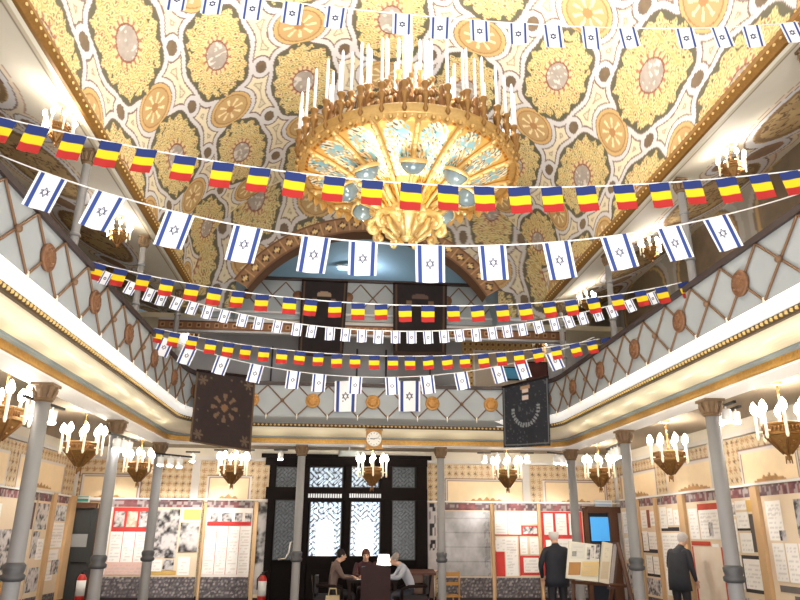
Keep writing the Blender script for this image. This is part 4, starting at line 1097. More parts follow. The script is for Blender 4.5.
def f_grey(u, v):
    n = fbm(u * 2.2, v * 2.2, 31); n2 = fbm(u * 11, v * 9, 33); w, h = u.max(), v.max()
    t = .36 + .42 * n + .3 * (n2 - .5); x = u / w; y = v / h
    d = np.hypot((x - .66) / .24, (y - .62) / .30); t += .22 * np.exp(-d * d)
    t -= .18 * (np.abs((v * 3.2) % 1 - .5) > .46); t -= .2 * (x > .86) * (n2 > .45)
    return np.clip(t, .05, .9)[:, None] * np.array([.80, .79, .82])[None]
def f_map(u, v):
    n = fbm(u * 5, v * 5, 41)[:, None]; c = lin((244, 234, 216)) * (1 - .5 * n) + lin((226, 184, 146)) * .5 * n; w = u.max(); m = (u < w * .05) | (u > w * .93); c[m] = lin((200, 70, 52)); return c
def f_flat(c0, k=.08):
    return lambda u, v: np.clip(lin(c0)[None] * (1 - k + 2 * k * vnoise(u * 9, v * 9, 3))[:, None], 0, 1)
RED = (206, 58, 52)
board_m = mat('panel_board', (230, 210, 182), .7, noise=.05, nscale=3)
pcount = [0]
def exhibit(plane, a, c, z0, z1, label, items, board=None, strip=True, head=True):
    """panel from a to c along the wall (as seen, left to right); items: (name, u0, u1, v0, v1, fn), v from the top of the middle field"""
    W = abs(c - a)
    if plane == 'far': org = np.array([a, WF - .09, 0]); U = np.array([1., 0, 0]); Nn = np.array([0, -1., 0])
    elif plane == 'left': org = np.array([WL + .09, a, 0]); U = np.array([0, 1., 0]); Nn = np.array([1., 0, 0])
    else: org = np.array([WR - .09, a, 0]); U = np.array([0, -1., 0]); Nn = np.array([-1., 0, 0])
    base = org + U * W / 2 + np.array([0, 0, z0])
    t = thing('exhibition_panel', label, 'panel', tuple(base), 0)
    V = np.array([0, 0, 1.])
    o0 = org - base
    def sheet(nm, u0, u1, za, zb, fn, off):
        pcount[0] += 1
        return painted(nm, o0 + U * u0 * W + V * za + Nn * off, U, V, (u1 - u0) * W, zb - za, .022, fn, print_v, t)
    b = M(); ctr = o0 + U * W / 2 + V * (z0 + z1) / 2
    d = (W, .03, z1 - z0) if plane == 'far' else (.03, W, z1 - z0)
    b.box(tuple(ctr), d); b.obj('board', board or board_m, t)
    zt = z1 - (.17 if head else .03); zb = z0 + (.43 if strip else .03)
    if head: sheet('header_strip', .0, 1., zt + .01, z1, f_header(pcount[0]), .02)
    if strip: sheet('crowd_photo_strip', .0, 1., z0, z0 + .42, f_crowd(pcount[0]), .02)
    if strip and z0 > .1:
        b = M(); cc_ = o0 + U * W / 2 + V * z0 / 2; b.box(tuple(cc_), (W, .025, z0)); b.obj('plinth', black, t)
    Hh = zt - zb
    for i, (nm, u0, u1, v0, v1, fn) in enumerate(items): sheet(nm, u0, u1, zt - v1 * Hh, zt - v0 * Hh, fn, .022 + .002 * (i % 6))
    return t
def T(*r, **k): return ('text_sheet', *r, f_text(seed=random.randrange(99), **k))
def Ph(*r, **k): return ('photograph', *r, f_photo(seed=random.randrange(99), **k))
def Rd(*r, c=RED): return ('coloured_backing', *r, f_flat(c))
def fx(x, y=540): return atY(x, y, WF - .09)[0]
Z0p, Z1p = .30, 2.33
exhibit('far', fx(98), fx(148), Z0p, Z1p, 'display panel with red photo block, left of the first far pillar', [T(.0, .22, .0, .98), Rd(.24, 1., 0., .36), Ph(.28, .48, .06, .29), Ph(.53, .74, .06, .29, lo=(190, 140, 110), hi=(240, 220, 200)), Ph(.78, .97, .06, .29), T(.25, .49, .36, .8), T(.50, .74, .36, .8), T(.75, .99, .36, .8), Rd(.49, .5, .36, .8), Rd(.74, .75, .36, .8), T(.22, 1., .8, .98, bg=(226, 190, 178)), ])
exhibit('far', fx(150), fx(199), Z0p, Z1p, 'display panel with large mottled photograph and yellow patch on the far wall', [Ph(.04, .56, .02, .74, sc=7), T(.58, .99, .0, .2), Rd(.64, .99, .02, .18, c=(222, 206, 104)), Ph(.6, .98, .22, .65, sc=4), T(.02, .3, .76, .93), Ph(.32, .54, .76, .90), T(.62, .86, .72, .98), Rd(.02, .6, .92, .98, c=(206, 168, 90))])
exhibit('far', fx(204), fx(251), Z0p, Z1p, 'white display panel with a red band and four small photos, left of entrance', [T(.0, 1., .0, .06, dens=0.), Ph(.1, .26, .07, .2), Ph(.34, .56, .07, .2), Ph(.62, .78, .07, .2), Ph(.84, .98, .07, .2), Rd(.04, .98, .2, .26)] + [T(.02 + .245 * k, .255 + .245 * k, .27, .97, ink=(200, 170, 160)) for k in range(4)] + [Rd(.255 + .245 * k, .265 + .245 * k, .27, .97) for k in range(3)], board=mat('white_panel_board', (246, 238, 230), .6))
exhibit('far', fx(256), fx(265.5), Z0p, Z1p, 'narrow dark grey photo panel at the left edge of the entrance doors', [Ph(.0, 1., .0, .98, sc=4, hi=(190, 186, 184))], strip=False, head=False)
def f_banner(u, v):
    w, h = u.max(), v.max(); c = np.tile(lin((196, 190, 190)), (len(u), 1)) * (.8 + .35 * fbm(u * 7, v * 7, 3))[:, None]
    m = (np.abs(u - w * .5) < w * .36) & (v > h * .28) & (hsh(np.floor(u / .05), np.floor(v / .09), 5) > .42); c[m] = lin((34, 32, 36)); return np.clip(c, 0, 1)
exhibit('far', fx(428), fx(437), .85, 2.36, 'tall narrow pale banner with black lettering right of the entrance doors', [('banner_print', 0., 1., 0., 1., f_banner)], strip=False, head=False)
exhibit('far', fx(444), fx(491), Z0p, Z1p, 'display panel covered by one big grey photograph, right of the entrance', [('photograph', .0, .98, .01, .99, f_grey)])
exhibit('far', fx(495), fx(539), Z0p, Z1p, 'display panel of white sheets in red frames, left of the standing man', [Rd(.0, .98, .36, .38), T(.0, .28, .02, .36), T(.31, .58, .02, .36), T(.62, .98, .0, .2), Rd(.6, .98, .22, .36), Ph(.64, .96, .24, .35, hi=(240, 236, 232)), T(.02, .28, .4, .62), Rd(.0, .2, .62, .99), T(.22, .5, .4, .98), T(.56, .72, .4, .66), Rd(.53, .55, .38, .98), T(.78, .98, .4, .66), Rd(.55, .98, .68, .97), T(.62, .96, .71, .93), T(.0, .12, .45, .6)])
exhibit('far', fx(542), fx(584), Z0p, Z1p, 'red display panel of white sheets behind the standing man', [Rd(0., .98, 0., .98), T(.06, .28, .03, .36), T(.34, .60, .03, .36), T(.66, .92, .03, .36), T(.08, .3, .44, .9), T(.36, .9, .42, .92)])
# slender tan posts between the panels
k = 40
def post(x0, x1, y0=503, y1=600):
    global k
    b = M(); farbox(b, x0, y0, x1, y1, WF - .12, .08); struct(b.obj('trim_%d' % k, wood_tan)); k += 1
for x0, x1 in ((200.5, 203), (251.5, 255.5), (491.5, 494.5), (539, 542)): post(x0, x1)
def ry(x, y=540): return atX(x, y, WR - .09)[1]
def ly(x, y=540): return atX(x, y, WL + .09)[1]
ZR = 2.40
exhibit('right', ry(624), ry(640), .02, ZR, 'narrow display panel of white sheets nearest the right far corner', [T(.1, .9, .04, .3), T(.1, .9, .36, .62), Ph(.1, .9, .66, .95)])
exhibit('right', ry(643.5), ry(660), .02, ZR, 'display panel of framed pairs of pages left of the right-hand visitor', [T(.05, .4, .04, .24), Rd(.42, .6, .04, .24, c=(150, 84, 60)), T(.62, .98, .06, .22), Rd(.0, 1., .30, .52, c=(44, 38, 40)), T(.05, .38, .28, .50), T(.42, .98, .29, .48), Rd(.1, 1., .56, .78, c=(44, 38, 40)), T(.12, .5, .55, .75), T(.54, .98, .56, .75), Ph(.05, .9, .8, .98)])
exhibit('right', ry(662), ry(684), .02, ZR, 'display panel with tall white sheets behind the right-hand visitor', [Rd(.08, .9, .24, .28, c=(44, 38, 40)), T(.08, .4, .02, .25), T(.44, .68, .04, .22), T(.72, .96, .06, .22), T(.08, .95, .3, .95)])
exhibit('right', ry(691), ry(727), .02, ZR, 'display panel with red mounted pages and a cream map on the right wall', [T(.05, .32, .06, .36), Rd(.34, .95, .02, .10, c=(196, 74, 50)), T(.36, .9, .08, .36), Ph(.6, .72, .2, .33), Rd(.05, .6, .38, .42, c=(196, 74, 50)), ('map_sheet', .05, .92, .43, .98, f_map), T(.62, .8, .40, .58)])
exhibit('right', ry(729), ry(760), .02, ZR, 'display panel with black framed pages behind the nearest right pillar', [T(.1, .4, .03, .15), Ph(.15, .4, .05, .14), T(.42, .78, .02, .10), Rd(.78, .98, .02, .12, c=(220, 180, 100)), T(.42, .8, .12, .26), Rd(.4, .82, .26, .28, c=(44, 38, 40)), Rd(.8, 1., .14, .46, c=(96, 88, 84)), T(.08, .38, .18, .46), T(.44, .82, .30, .47), T(.08, .38, .50, .78), Rd(.4, 1., .49, .80, c=(58, 50, 50)), T(.44, .96, .52, .77), Ph(.3, .95, .85, .98)])
exhibit('right', ry(768), ry(840), .02, ZR, 'display panel with white pages and grey slips at the right picture edge', [T(.06, .3, .04, .36), Ph(.22, .32, .28, .36), Ph(.5, .8, .04, .34, hi=(180, 176, 176)), T(.08, .26, .38, .68), T(.28, .46, .38, .68), T(.48, .66, .38, .68), T(.7, .95, .38, .68)] + [Rd(.1 + .2 * (j % 3), .42 + .2 * (j % 3), .71 + .07 * j, .76 + .07 * j, c=(112, 104, 100)) for j in range(4)])
for x0, x1 in ((640.5, 643), (660, 662), (685, 690.5), (760.5, 767.5)):
    a, c = ry(x0), ry(x1); b = M(); b.box((WR - .12, (a + c) / 2, 1.34), (.08, abs(a - c), 2.1)); struct(b.obj('trim_%d' % k, wood_tan)); k += 1
exhibit('left', ly(-40), ly(30), .02, 2.37, 'display panel of mixed pages and photos at the left picture edge', [T(.02, .16, .04, .36), T(.2, .44, .06, .4), Rd(.0, .5, .38, .42, c=(60, 50, 48)), T(.05, .3, .44, .7), Ph(.46, .7, .3, .8), T(.66, .84, .02, .14), Rd(.72, .98, .02, .3, c=(92, 66, 60)), T(.56, .7, .5, .66), T(.74, .92, .34, .56), Ph(.6, .9, .6, .8), Rd(.3, .7, .8, .94, c=(210, 164, 90))])
exhibit('left', ly(31), ly(44), .02, 2.37, 'narrow display panel with dark photo beside a tan post on the left wall', [Ph(.0, .9, .02, .3), Ph(.0, .5, .32, .6), T(.4, .9, .4, .62), Ph(.0, .9, .7, .95)])
exhibit('left', ly(48), ly(61.5), .02, 2.37, 'narrow display panel with a white tall sheet next to the far left door', [Ph(.1, .95, .02, .2, hi=(230, 230, 230)), T(.05, .95, .22, .5), T(.1, .8, .52, .64), T(.1, .6, .66, .86), Ph(.4, .95, .64, .8)])
for x0, x1 in ((44, 47.5), (62, 68)):
    a, c = ly(x0), ly(x1); c = min(c, WF - .15); b = M(); b.box((WL + .12, (a + c) / 2, 1.34), (.08, abs(a - c), 2.1)); struct(b.obj('trim_%d' % k, wood_tan)); k += 1

# ------------------------------------------------------------------ easel with poster boards
EY_ = 11.9
def easel():
    p = atY(594, 590, EY_); base = (p[0], EY_, 0)
    t = thing('display_easel', 'dark brown A-frame easel carrying poster boards near the right far pillar', 'easel', base)
    def L(x, y, Y): q = atY(x, y, Y); return Vector(q) - Vector(base)
    b = M(); b.tube([L(618, 543, EY_ + .12), Vector((L(636, 600, EY_ - .2).x + .03, -.25, 0))], .035, 6); b.obj('leg', wood_mid, t)
    b = M(); b.tube([L(618, 543, EY_ + .16), Vector((L(612, 600, EY_ + .3).x, .75, 0))], .035, 6); b.obj('leg', wood_mid, t)
    b = M(); b.tube([L(574, 560, EY_ + .1), Vector((L(570, 600, EY_ + .1).x, .12, 0))], .03, 6); b.obj('leg', wood_mid, t)
    b = M(); b.tube([L(571, 582, EY_ + .06), L(626, 586, EY_ + .06)], .03, 6); b.obj('shelf_rail', wood_mid, t)
    return t
easel()
def board(label, tl, tr, bl, br, Y0b, Y1b, items, bgc=(226, 222, 206)):
    a, b_, c, d_ = [np.array(atY(*q)) for q in ((*tl, Y0b), (*tr, Y1b), (*bl, Y0b - .12), (*br, Y1b - .12))]
    ctr = (c + d_) / 2; t = thing('poster_board', label, 'poster', tuple(ctr))
    U = (b_ - a); w = np.linalg.norm(U); U /= w; V = a - c; h = np.linalg.norm(V); V /= h
    Nn = np.cross(U, V); m = M()
    q = [c, d_, d_ + V * h, c + V * h]; vs = [x - ctr for x in q] + [x - ctr - Nn * .03 for x in q]
    m.add(vs, [(0, 1, 2, 3), (7, 6, 5, 4), (0, 4, 5, 1), (1, 5, 6, 2), (2, 6, 7, 3), (3, 7, 4, 0)]); m.obj('board', mat('poster_card_%d' % bgc[2], bgc, .6), t)
    for i, (nm, u0, u1, v0, v1, fn) in enumerate(items):
        painted(nm, c - ctr + U * u0 * w + V * (1 - v1) * h + Nn * (.004 + .001 * i), U, V, (u1 - u0) * w, (v1 - v0) * h, .015, fn, print_v, t)
    return t
board('pale poster board with small dark photos on the easel', (569, 541), (602, 541.5), (566, 578), (598, 582), EY_ - .02, EY_ + .02,
      [T(.08, .5, .06, .48, bg=(214, 212, 200)), Ph(.12, .25, .28, .42, hi=(150, 150, 140)), Ph(.56, .66, .16, .5), Ph(.68, .78, .12, .46), Ph(.82, .94, .08, .48), Rd(.05, .4, .58, .92, c=(176, 128, 72)), T(.44, .94, .56, .95, bg=(214, 186, 130))])
board('cream poster board with text standing beside the photo board', (603, 541.5), (612, 542), (599, 582), (609, 584), EY_ + .06, EY_ + .12, [T(.1, .9, .06, .45, bg=(226, 218, 196)), T(.1, .9, .5, .92, bg=(206, 190, 160))], (222, 214, 196))
board('dark-edged grey board leaning at the right end of the easel', (613, 542), (619, 542), (608, 589), (615, 589), EY_ + .14, EY_ + .2, [Rd(.1, .7, .05, .95, c=(176, 168, 166))], (84, 66, 60))

# ------------------------------------------------------------------ extinguishers, bag, table, chairs
def extinguisher(label, px, py, Y, red=True):
    p = atY(px, py, Y); t = thing('fire_extinguisher', label, 'fire extinguisher', (p[0], Y, 0), group=None)
    zb = max(0, atY(px, py + 9.5, Y)[2] - .05)
    b = M(); b.lathe([(.085, zb), (.09, zb + .02), (.09, zb + .42), (.06, zb + .48), (.03, zb + .5), (.0001, zb + .5)], 16); b.obj('cylinder', mat('extinguisher_red', (190, 36, 30), .35) if red else white_plastic, t, smooth=True)
    b = M(); b.lathe([(.092, zb + .08), (.092, zb + .38)], 16); b.obj('white_label', white_plastic, t, smooth=True)
    b = M(); b.box((0, 0, zb + .53), (.05, .03, .06)); b.tube([(0, 0, zb + .55), (.1, 0, zb + .58)], .012, 6); b.tube([(-.03, 0, zb + .52), (-.11, 0, zb + .42), (-.1, 0, zb + .2)], .014, 6); b.obj('valve_and_hose', black, t, smooth=True)
    if zb > .02: b = M(); b.box((0, .05, zb / 2), (.16, .06, zb)); b.obj('stand', dark_iron, t)
    return t
extinguisher('red extinguisher with white label in front of the far left door', 80.5, 588, 15.9)
extinguisher('red extinguisher with white label left of the entrance doors', 262, 588, 16.2)
extinguisher('white extinguisher below the narrow lettered banner', 430.5, 588, 16.1, False)

TY = 14.9
tp = atY(372, 565, TY)
tb = thing('reading_table', 'dark table with papers where three people sit by the entrance doors', 'table', (tp[0], TY, 0))
b = M(); b.box((0, 0, .75), (1.0, .7, .05)); b.obj('tabletop', wood_dark, tb)
for sx in (-1, 1):
    for sy in (-1, 1):
        b = M(); b.box((sx * .45, sy * .3, .365), (.06, .06, .73)); b.obj('leg', wood_dark, tb)
def loose(name, label, cat, verts_fn, m, loc, rz=0, smooth=False, group=None):
    t = verts_fn(); o = t.obj(name, m, None, smooth); o.location = loc; o.rotation_euler = (0, 0, rz); return tag(o, label, cat, group)
paper_lit = mat('bright_white_paper', (255, 255, 250), .6, emit=.35)
def pap(w, d): 
    b = M(); n = 5
    P = [(-w / 2 + w * i / (n - 1), -d / 2 + d * j / (n - 1), .006 * math.sin(i * 1.1 + j)) for j in range(n) for i in range(n)]; b.grid(P, n, n); return b
loose('paper_sheet', 'bright white paper lying on the reading table at its left', 'paper', lambda: pap(.32, .24), paper_lit, (tp[0] - .18, TY - .15, .785), .3)
# desk lamp with glowing shade
q = atY(384, 553, TY); lp = thing('desk_lamp', 'small desk lamp with glowing white shade on the reading table', 'lamp', (q[0], TY, .775))
b = M(); b.lathe([(.09, 0), (.09, .02), (.02, .03), (.012, .06), (.012, .30)], 14); b.obj('stand', dark_iron, lp, smooth=True)
b = M(); b.lathe([(.15, .26), (.11, .46), (.10, .47)], 20); b.obj('lamp_shade', mat('glowing_shade', (255, 250, 236), .6, emit=2.2), lp, smooth=True)
# laptop
q = atY(373, 560, TY); lt_ = thing('laptop', 'open pale grey laptop on the reading table, its lid toward the viewer', 'laptop', (q[0] - .05, TY - .12, .778))
b = M(); b.box((0, .12, .01), (.36, .25, .02)); b.obj('base', mat('laptop_grey', (120, 124, 130), .4, .3), lt_)
b = M(); b.box((0, -.03, .13), (.36, .012, .24), 0, rx=.2); b.obj('lid', mat('laptop_lid', (158, 170, 182), .4, .2), lt_)
# dark red upholstered armchair seen from behind
def armchair(name, label, loc, rz, cm, fm, hgt=1.0, wd=.62):
    t = thing(name, label, 'chair', loc, rz)
    b = M(); P = []
    for j in range(9):
        for i in range(9):
            x = -wd / 2 + wd * i / 8; z = .42 + (hgt - .42) * j / 8 + (.05 * math.sin(PI * i / 8) if j == 8 else 0)
            P.append((x, -.28 - .06 * j / 8 - .03 * math.sin(PI * i / 8), z))
    b.grid(P, 9, 9); o0 = [(x, y + .08, z) for x, y, z in P]; b.grid(o0, 9, 9)
    b.box((0, -.26, .7), (wd * .96, .07, hgt - .5)); b.obj('backrest', cm, t, smooth=False)
    b = M(); b.box((0, 0, .42), (wd, .56, .12)); b.box((0, 0, .49), (wd * .9, .5, .04)); b.obj('seat', cm, t)
    for sx in (-1, 1):
        b = M(); b.tube([(sx * wd / 2, -.26, .68), (sx * (wd / 2 + .02), .1, .67), (sx * (wd / 2 + .02), .24, .62), (sx * wd / 2, .24, .44)], .03, 8); b.obj('armrest', fm, t, smooth=True)
        for sy in (-1, 1):
            b = M(); b.tube([(sx * (wd / 2 - .04), sy * .24, .38), (sx * (wd / 2 - .02), sy * .27, 0)], [.03, .02], 8); b.obj('leg', fm, t, smooth=True)
    return t
q = atY(376, 580, 13.9); armchair('armchair', 'dark red high-backed armchair seen from behind at the reading table', (q[0] - .02, 13.9, 0), 0, mat('dark_red_upholstery', (46, 20, 22), .7, noise=.15, nscale=8), wood_dark, 1.05, .54)
# brown side cabinet / lectern on the right of the table
q = atY(421, 580, 15.5)
lc = thing('lectern', 'small brown wooden lectern between the table and the grey pillar', 'lectern', (q[0], 15.5, 0))
b = M(); b.box((0, 0, .62), (.5, .4, .45)); b.obj('body', mat('dull_brown_wood', (112, 84, 70), .55), lc)
b = M(); b.box((0, -.02, .88), (.58, .46, .05), 0, rx=.12); b.obj('top', mat('brown_top', (98, 62, 52), .5), lc)
for sx in (-1, 1):
    b = M(); b.box((sx * .22, 0, .2), (.05, .36, .4)); b.obj('side_leg', wood_dark, lc)
# small yellow-brown chair behind the pillar
def slat_chair(name, label, loc, rz):
    t = thing(name, label, 'chair', loc, rz); ym = mat('honey_wood', (186, 132, 66), .5)
    b = M(); b.box((0, 0, .44), (.40, .40, .035)); b.obj('seat', ym, t)
    for sx in (-1, 1):
        for sy in (-1, 1):
            b = M(); b.tube([(sx * .18, sy * .18, 0), (sx * .175, sy * .175, .44 if sy > 0 else .44)] + ([(sx * .175, -.21, .92)] if sy < 0 else []), .018, 8); b.obj('leg', ym, t, smooth=True)
    b = M(); b.box((0, -.205, .86), (.36, .02, .08)); b.box((0, -.195, .68), (.36, .02, .06)); b.obj('backrest', ym, t)
    return t
q = atY(448, 586, 15.3); slat_chair('wooden_chair', 'small honey-coloured wooden chair right of the grey pillar', (q[0], 15.3, 0), .2)
# beige tote bag
q = atY(333, 584, 14.35); bg = thing('tote_bag', 'beige tote bag standing by the left seated person', 'bag', (q[0], 14.35, .18))
b = M(); b.lathe([(.18, 0), (.19, .05), (.18, .2), (.165, .34)], 4, sx=1.1, sy=.5, rot=PI / 4); b.obj('pouch', mat('beige_canvas', (198, 178, 140), .8), bg)
for sy in (-1, 1):
    b = M(); b.tube([(-.08, sy * .06, .33), (-.06, sy * .05, .46), (.06, sy * .05, .46), (.08, sy * .06, .33)], .012, 6); b.obj('strap', mat('beige_canvas'), bg, smooth=True)
b = M(); b.box((0, 0, -.09), (.34, .2, .17)); 
st = b.obj('low_stool_box', wood_dark, None); st.location = (q[0], 14.35, .09); st.name = 'low_stool'; tag(st, 'low dark stool under the beige tote bag', 'stool')
st.location = (q[0], 14.35, .175)
for i, (px, yy) in enumerate(((341, 14.75), (404, 14.7))):
    q = atY(px, 585, yy); armchair('dining_chair', ['dark chair of the left seated reader', 'dark chair of the grey-haired seated man'][i], (q[0] + (-.22, .18)[i], yy, 0), (-PI / 2, PI / 2)[i], mat('dark_seat_cloth', (40, 34, 34), .7), wood_dark, .82, .46)
q = atY(366, 585, 15.45); armchair('dining_chair', 'dark chair behind the table for the middle seated person', (q[0], 15.5, 0), PI, mat('dark_seat_cloth'), wood_dark, .82, .46)

# ------------------------------------------------------------------ people
skin = (214, 168, 142)
def person(label, loc, rz, J, cols, hair=None, hairstyle='short', coat=None, face=True, scale=1.):
    """J: joint name -> (x, y, z) in the body's own frame (faces +y); one continuous skinned surface coloured by clothing"""
    t = thing('person', label, 'person', loc, rz); t.scale = (scale,) * 3
    V = []; E = []; R_ = []; CC = []
    def add(p, r, c, par=None):
        V.append(Vector(p)); R_.append(r); CC.append(c)
        if par is not None: E.append((par, len(V) - 1))
        return len(V) - 1
    top, leg, shoe, sk = cols['top'], cols['leg'], cols['shoe'], cols.get('skin', skin)
    pel = add(J['pelvis'], (.15, .11), leg); wa = add(J['waist'], (.135, .10), top, pel); chs = add(J['chest'], (.165, .115), top, wa)
    nb = add(J['neckbase'], (.085, .075), top, chs); nk = add(J['neck'], (.05, .052), sk, nb)
    hd = J['head']; fd = Vector(J.get('facing', (0, 1, 0))).normalized()
    jaw = add(Vector(hd) + fd * .012 + Vector((0, 0, -.065)), (.062, .072), sk, nk); mid_ = add(hd, (.076, .094), sk, jaw); crn = add(Vector(hd) + Vector((0, 0, .065)) - fd * .012, (.066, .082), sk, mid_)
    side = fd.cross(Vector((0, 0, 1))).normalized()
    add(Vector(hd) + fd * .108 + Vector((0, 0, -.012)), (.013, .013), sk, mid_)
    for s in (1, -1):
        sh = add(J['sh' + 'LR'[s < 0]], (.072, .068), top, chs); el = add(J['el' + 'LR'[s < 0]], (.052, .052), top, sh); wr = add(J['wr' + 'LR'[s < 0]], (.034, .036), top, el)
        d_ = (Vector(J['wr' + 'LR'[s < 0]]) - Vector(J['el' + 'LR'[s < 0]])).normalized()
        pm = add(Vector(J['wr' + 'LR'[s < 0]]) + d_ * .07, (.036, .022), sk, wr)
        sd_ = d_.cross(Vector((0, 0, 1))); sd_ = sd_.normalized() if sd_.length > .2 else Vector((0, 1, 0))
        dn = d_.cross(sd_).normalized() * -1
        if dn.z > 0: dn = -dn
        for f, (off, ln) in enumerate(((-.027, .062), (-.009, .078), (.009, .074), (.026, .056))):
            a = add(Vector(V[pm]) + d_ * .035 + sd_ * off, (.009, .009), sk, pm); b_ = add(Vector(V[a]) + d_ * ln * .55 + dn * .008, (.0085, .0085), sk, a); add(Vector(V[b_]) + d_ * ln * .4 + dn * .022, (.007, .007), sk, b_)
        th_ = add(Vector(V[wr]) + d_ * .035 + sd_ * .04, (.011, .011), sk, pm); add(Vector(V[th_]) + d_ * .04 + sd_ * .014 + dn * .01, (.009, .009), sk, th_)
        hp = add(J['hip' + 'LR'[s < 0]], (.095, .098), leg, pel); kn = add(J['kn' + 'LR'[s < 0]], (.064, .066), leg, hp); an = add(J['an' + 'LR'[s < 0]], (.045, .045), leg, kn)
        fdw = Vector(J.get('toe', (0, 1, 0))); add(Vector(J['an' + 'LR'[s < 0]]) + fdw * .14 + Vector((0, 0, -.045)), (.042, .032), shoe, an)
    me = bpy.data.meshes.new('body_skeleton'); me.from_pydata([tuple(v) for v in V], E, []); tmp = bpy.data.objects.new('body_tmp', me); C.objects.link(tmp)
    sk_mod = tmp.modifiers.new('Skin', 'SKIN'); sub = tmp.modifiers.new('Sub', 'SUBSURF'); sub.levels = 2; sub.render_levels = 2
    lay = me.skin_vertices[0] if len(me.skin_vertices) else None
    for i, r in enumerate(R_): lay.data[i].radius = r; lay.data[i].use_root = (i == pel)
    dg = bpy.context.evaluated_depsgraph_get(); dg.update(); ev = tmp.evaluated_get(dg); nm = bpy.data.meshes.new_from_object(ev)
    P = np.array([v.co[:] for v in nm.vertices]); A0 = np.array([tuple(V[a]) for a, b in E]); B0 = np.array([tuple(V[b]) for a, b in E])
    rad = np.array([max(R_[b]) for a, b in E])
    dmin = np.full(len(P), 9.); best = np.zeros(len(P), int); tb_ = np.zeros(len(P))
    for e in range(len(E)):
        d = B0[e] - A0[e]; tt = np.clip(((P - A0[e]) @ d) / (d @ d + 1e-9), 0, 1); ds = np.linalg.norm(P - (A0[e] + tt[:, None] * d), axis=1) - rad[e] * .5
        m = ds < dmin; dmin[m] = ds[m]; best[m] = e; tb_[m] = tt[m]
    colv = np.array([lin(CC[E[e][1]] if t_ > .45 else CC[E[e][0]]) for e, t_ in zip(best, tb_)])
    bpy.data.objects.remove(tmp)
    at_ = nm.color_attributes.new('Col', 'FLOAT_COLOR', 'POINT'); a4 = np.ones((len(P), 4), np.float32); a4[:, :3] = colv; at_.data.foreach_set('color', a4.ravel())
    nm.materials.clear(); nm.materials.append(vmat('skin_and_clothing', .7)); nm.polygons.foreach_set('use_smooth', [True] * len(nm.polygons))
    body = bpy.data.objects.new('body', nm); C.objects.link(body); body.parent = t
    H = Vector(hd)
    for s in (1, -1):
        b = M(); b.ball((0, 0, 0), (.012, .022, .03), 8); o = b.obj('ear', mat('skin_%d' % sk[0], sk, .6), t, smooth=True); o.location = H + side * s * .08 + Vector((0, 0, -.01)); o.rotation_euler = (0, 0, math.atan2(fd.y, fd.x) - PI / 2)
        if face:
            b = M(); b.ball((0, 0, 0), .011, 8); o = b.obj('eye', black, t, smooth=True); o.location = H + fd * .088 + side * s * .032 + Vector((0, 0, .012))
    if face:
        b = M(); b.ball((0, 0, 0), (.024, .008, .006), 8); o = b.obj('mouth', mat('lips', (160, 92, 84), .5), t, smooth=True); o.location = H + fd * .083 + Vector((0, 0, -.055)); o.rotation_euler = (0, 0, math.atan2(fd.y, fd.x) - PI / 2)
    if hair:
        b = M(); n, kk = 20, 12; vs = []
        for j in range(kk):
            for i in range(n):
                a = 2 * PI * i / n; front = math.cos(a)           # towards the face
                lowest = {'short': 1.95 - .75 * front, 'bald': 2.05 - .8 * front, 'long': 2.25 - .9 * front}[hairstyle]
                if hairstyle == 'bald': ph = 1.05 - .0 * front + (max(lowest, 1.1) - 1.05) * j / (kk - 1)
                else: ph = .02 + lowest * j / (kk - 1)
                r = 1. + .02 * math.sin(i * 5 + j * 3)
                p = fd * (math.sin(ph) * math.cos(a) * .102 * r - .010) + side * (math.sin(ph) * math.sin(a) * .090 * r) + Vector((0, 0, math.cos(ph) * .104 * r + .012))
                vs.append(H + p)
        b.add(vs, [(j * n + i, j * n + (i + 1) % n, (j + 1) * n + (i + 1) % n, (j + 1) * n + i) for j in range(kk - 1) for i in range(n)])
        b.obj('hair', mat('hair_%d' % hair[0], hair, .8, noise=.2, nscale=40), t, smooth=True)
    if coat:
        b = M(); n = 24; rows = coat['rows']; vs = []
        for cx, cy, cz, rx, ry_ in rows:
            for i in range(n):
                a = 2 * PI * i / n; f_ = 1 + .025 * math.sin(a * 5 + cz * 9); vs.append((cx + rx * math.cos(a) * f_, cy + ry_ * math.sin(a) * f_, cz))
        b.add(vs, [(j * n + i, j * n + (i + 1) % n, (j + 1) * n + (i + 1) % n, (j + 1) * n + i) for j in range(len(rows) - 1) for i in range(n)])
        b.obj('coat', mat('coat_%d_%d' % coat['col'][:2], coat['col'], .8, noise=.2, nscale=10), t, smooth=True)
    return t
STAND = dict(pelvis=(0, 0, .93), waist=(0, 0, 1.08), chest=(0, -.01, 1.30), neckbase=(0, -.015, 1.45), neck=(0, 0, 1.52), head=(0, .02, 1.63),
             shL=(-.19, -.01, 1.40), elL=(-.25, -.03, 1.13), wrL=(-.24, .05, .88), shR=(.19, -.01, 1.40), elR=(.25, -.03, 1.13), wrR=(.24, .05, .88),
             hipL=(-.1, 0, .88), knL=(-.105, .02, .49), anL=(-.11, -.02, .085), hipR=(.1, 0, .88), knR=(.105, .02, .49), anR=(.11, -.02, .085))
navy = dict(top=(34, 37, 46), leg=(34, 34, 40), shoe=(22, 20, 20))
def lim(d, **k): e = dict(d); e.update(k); return e
p = atY(556, 560, 12.9)
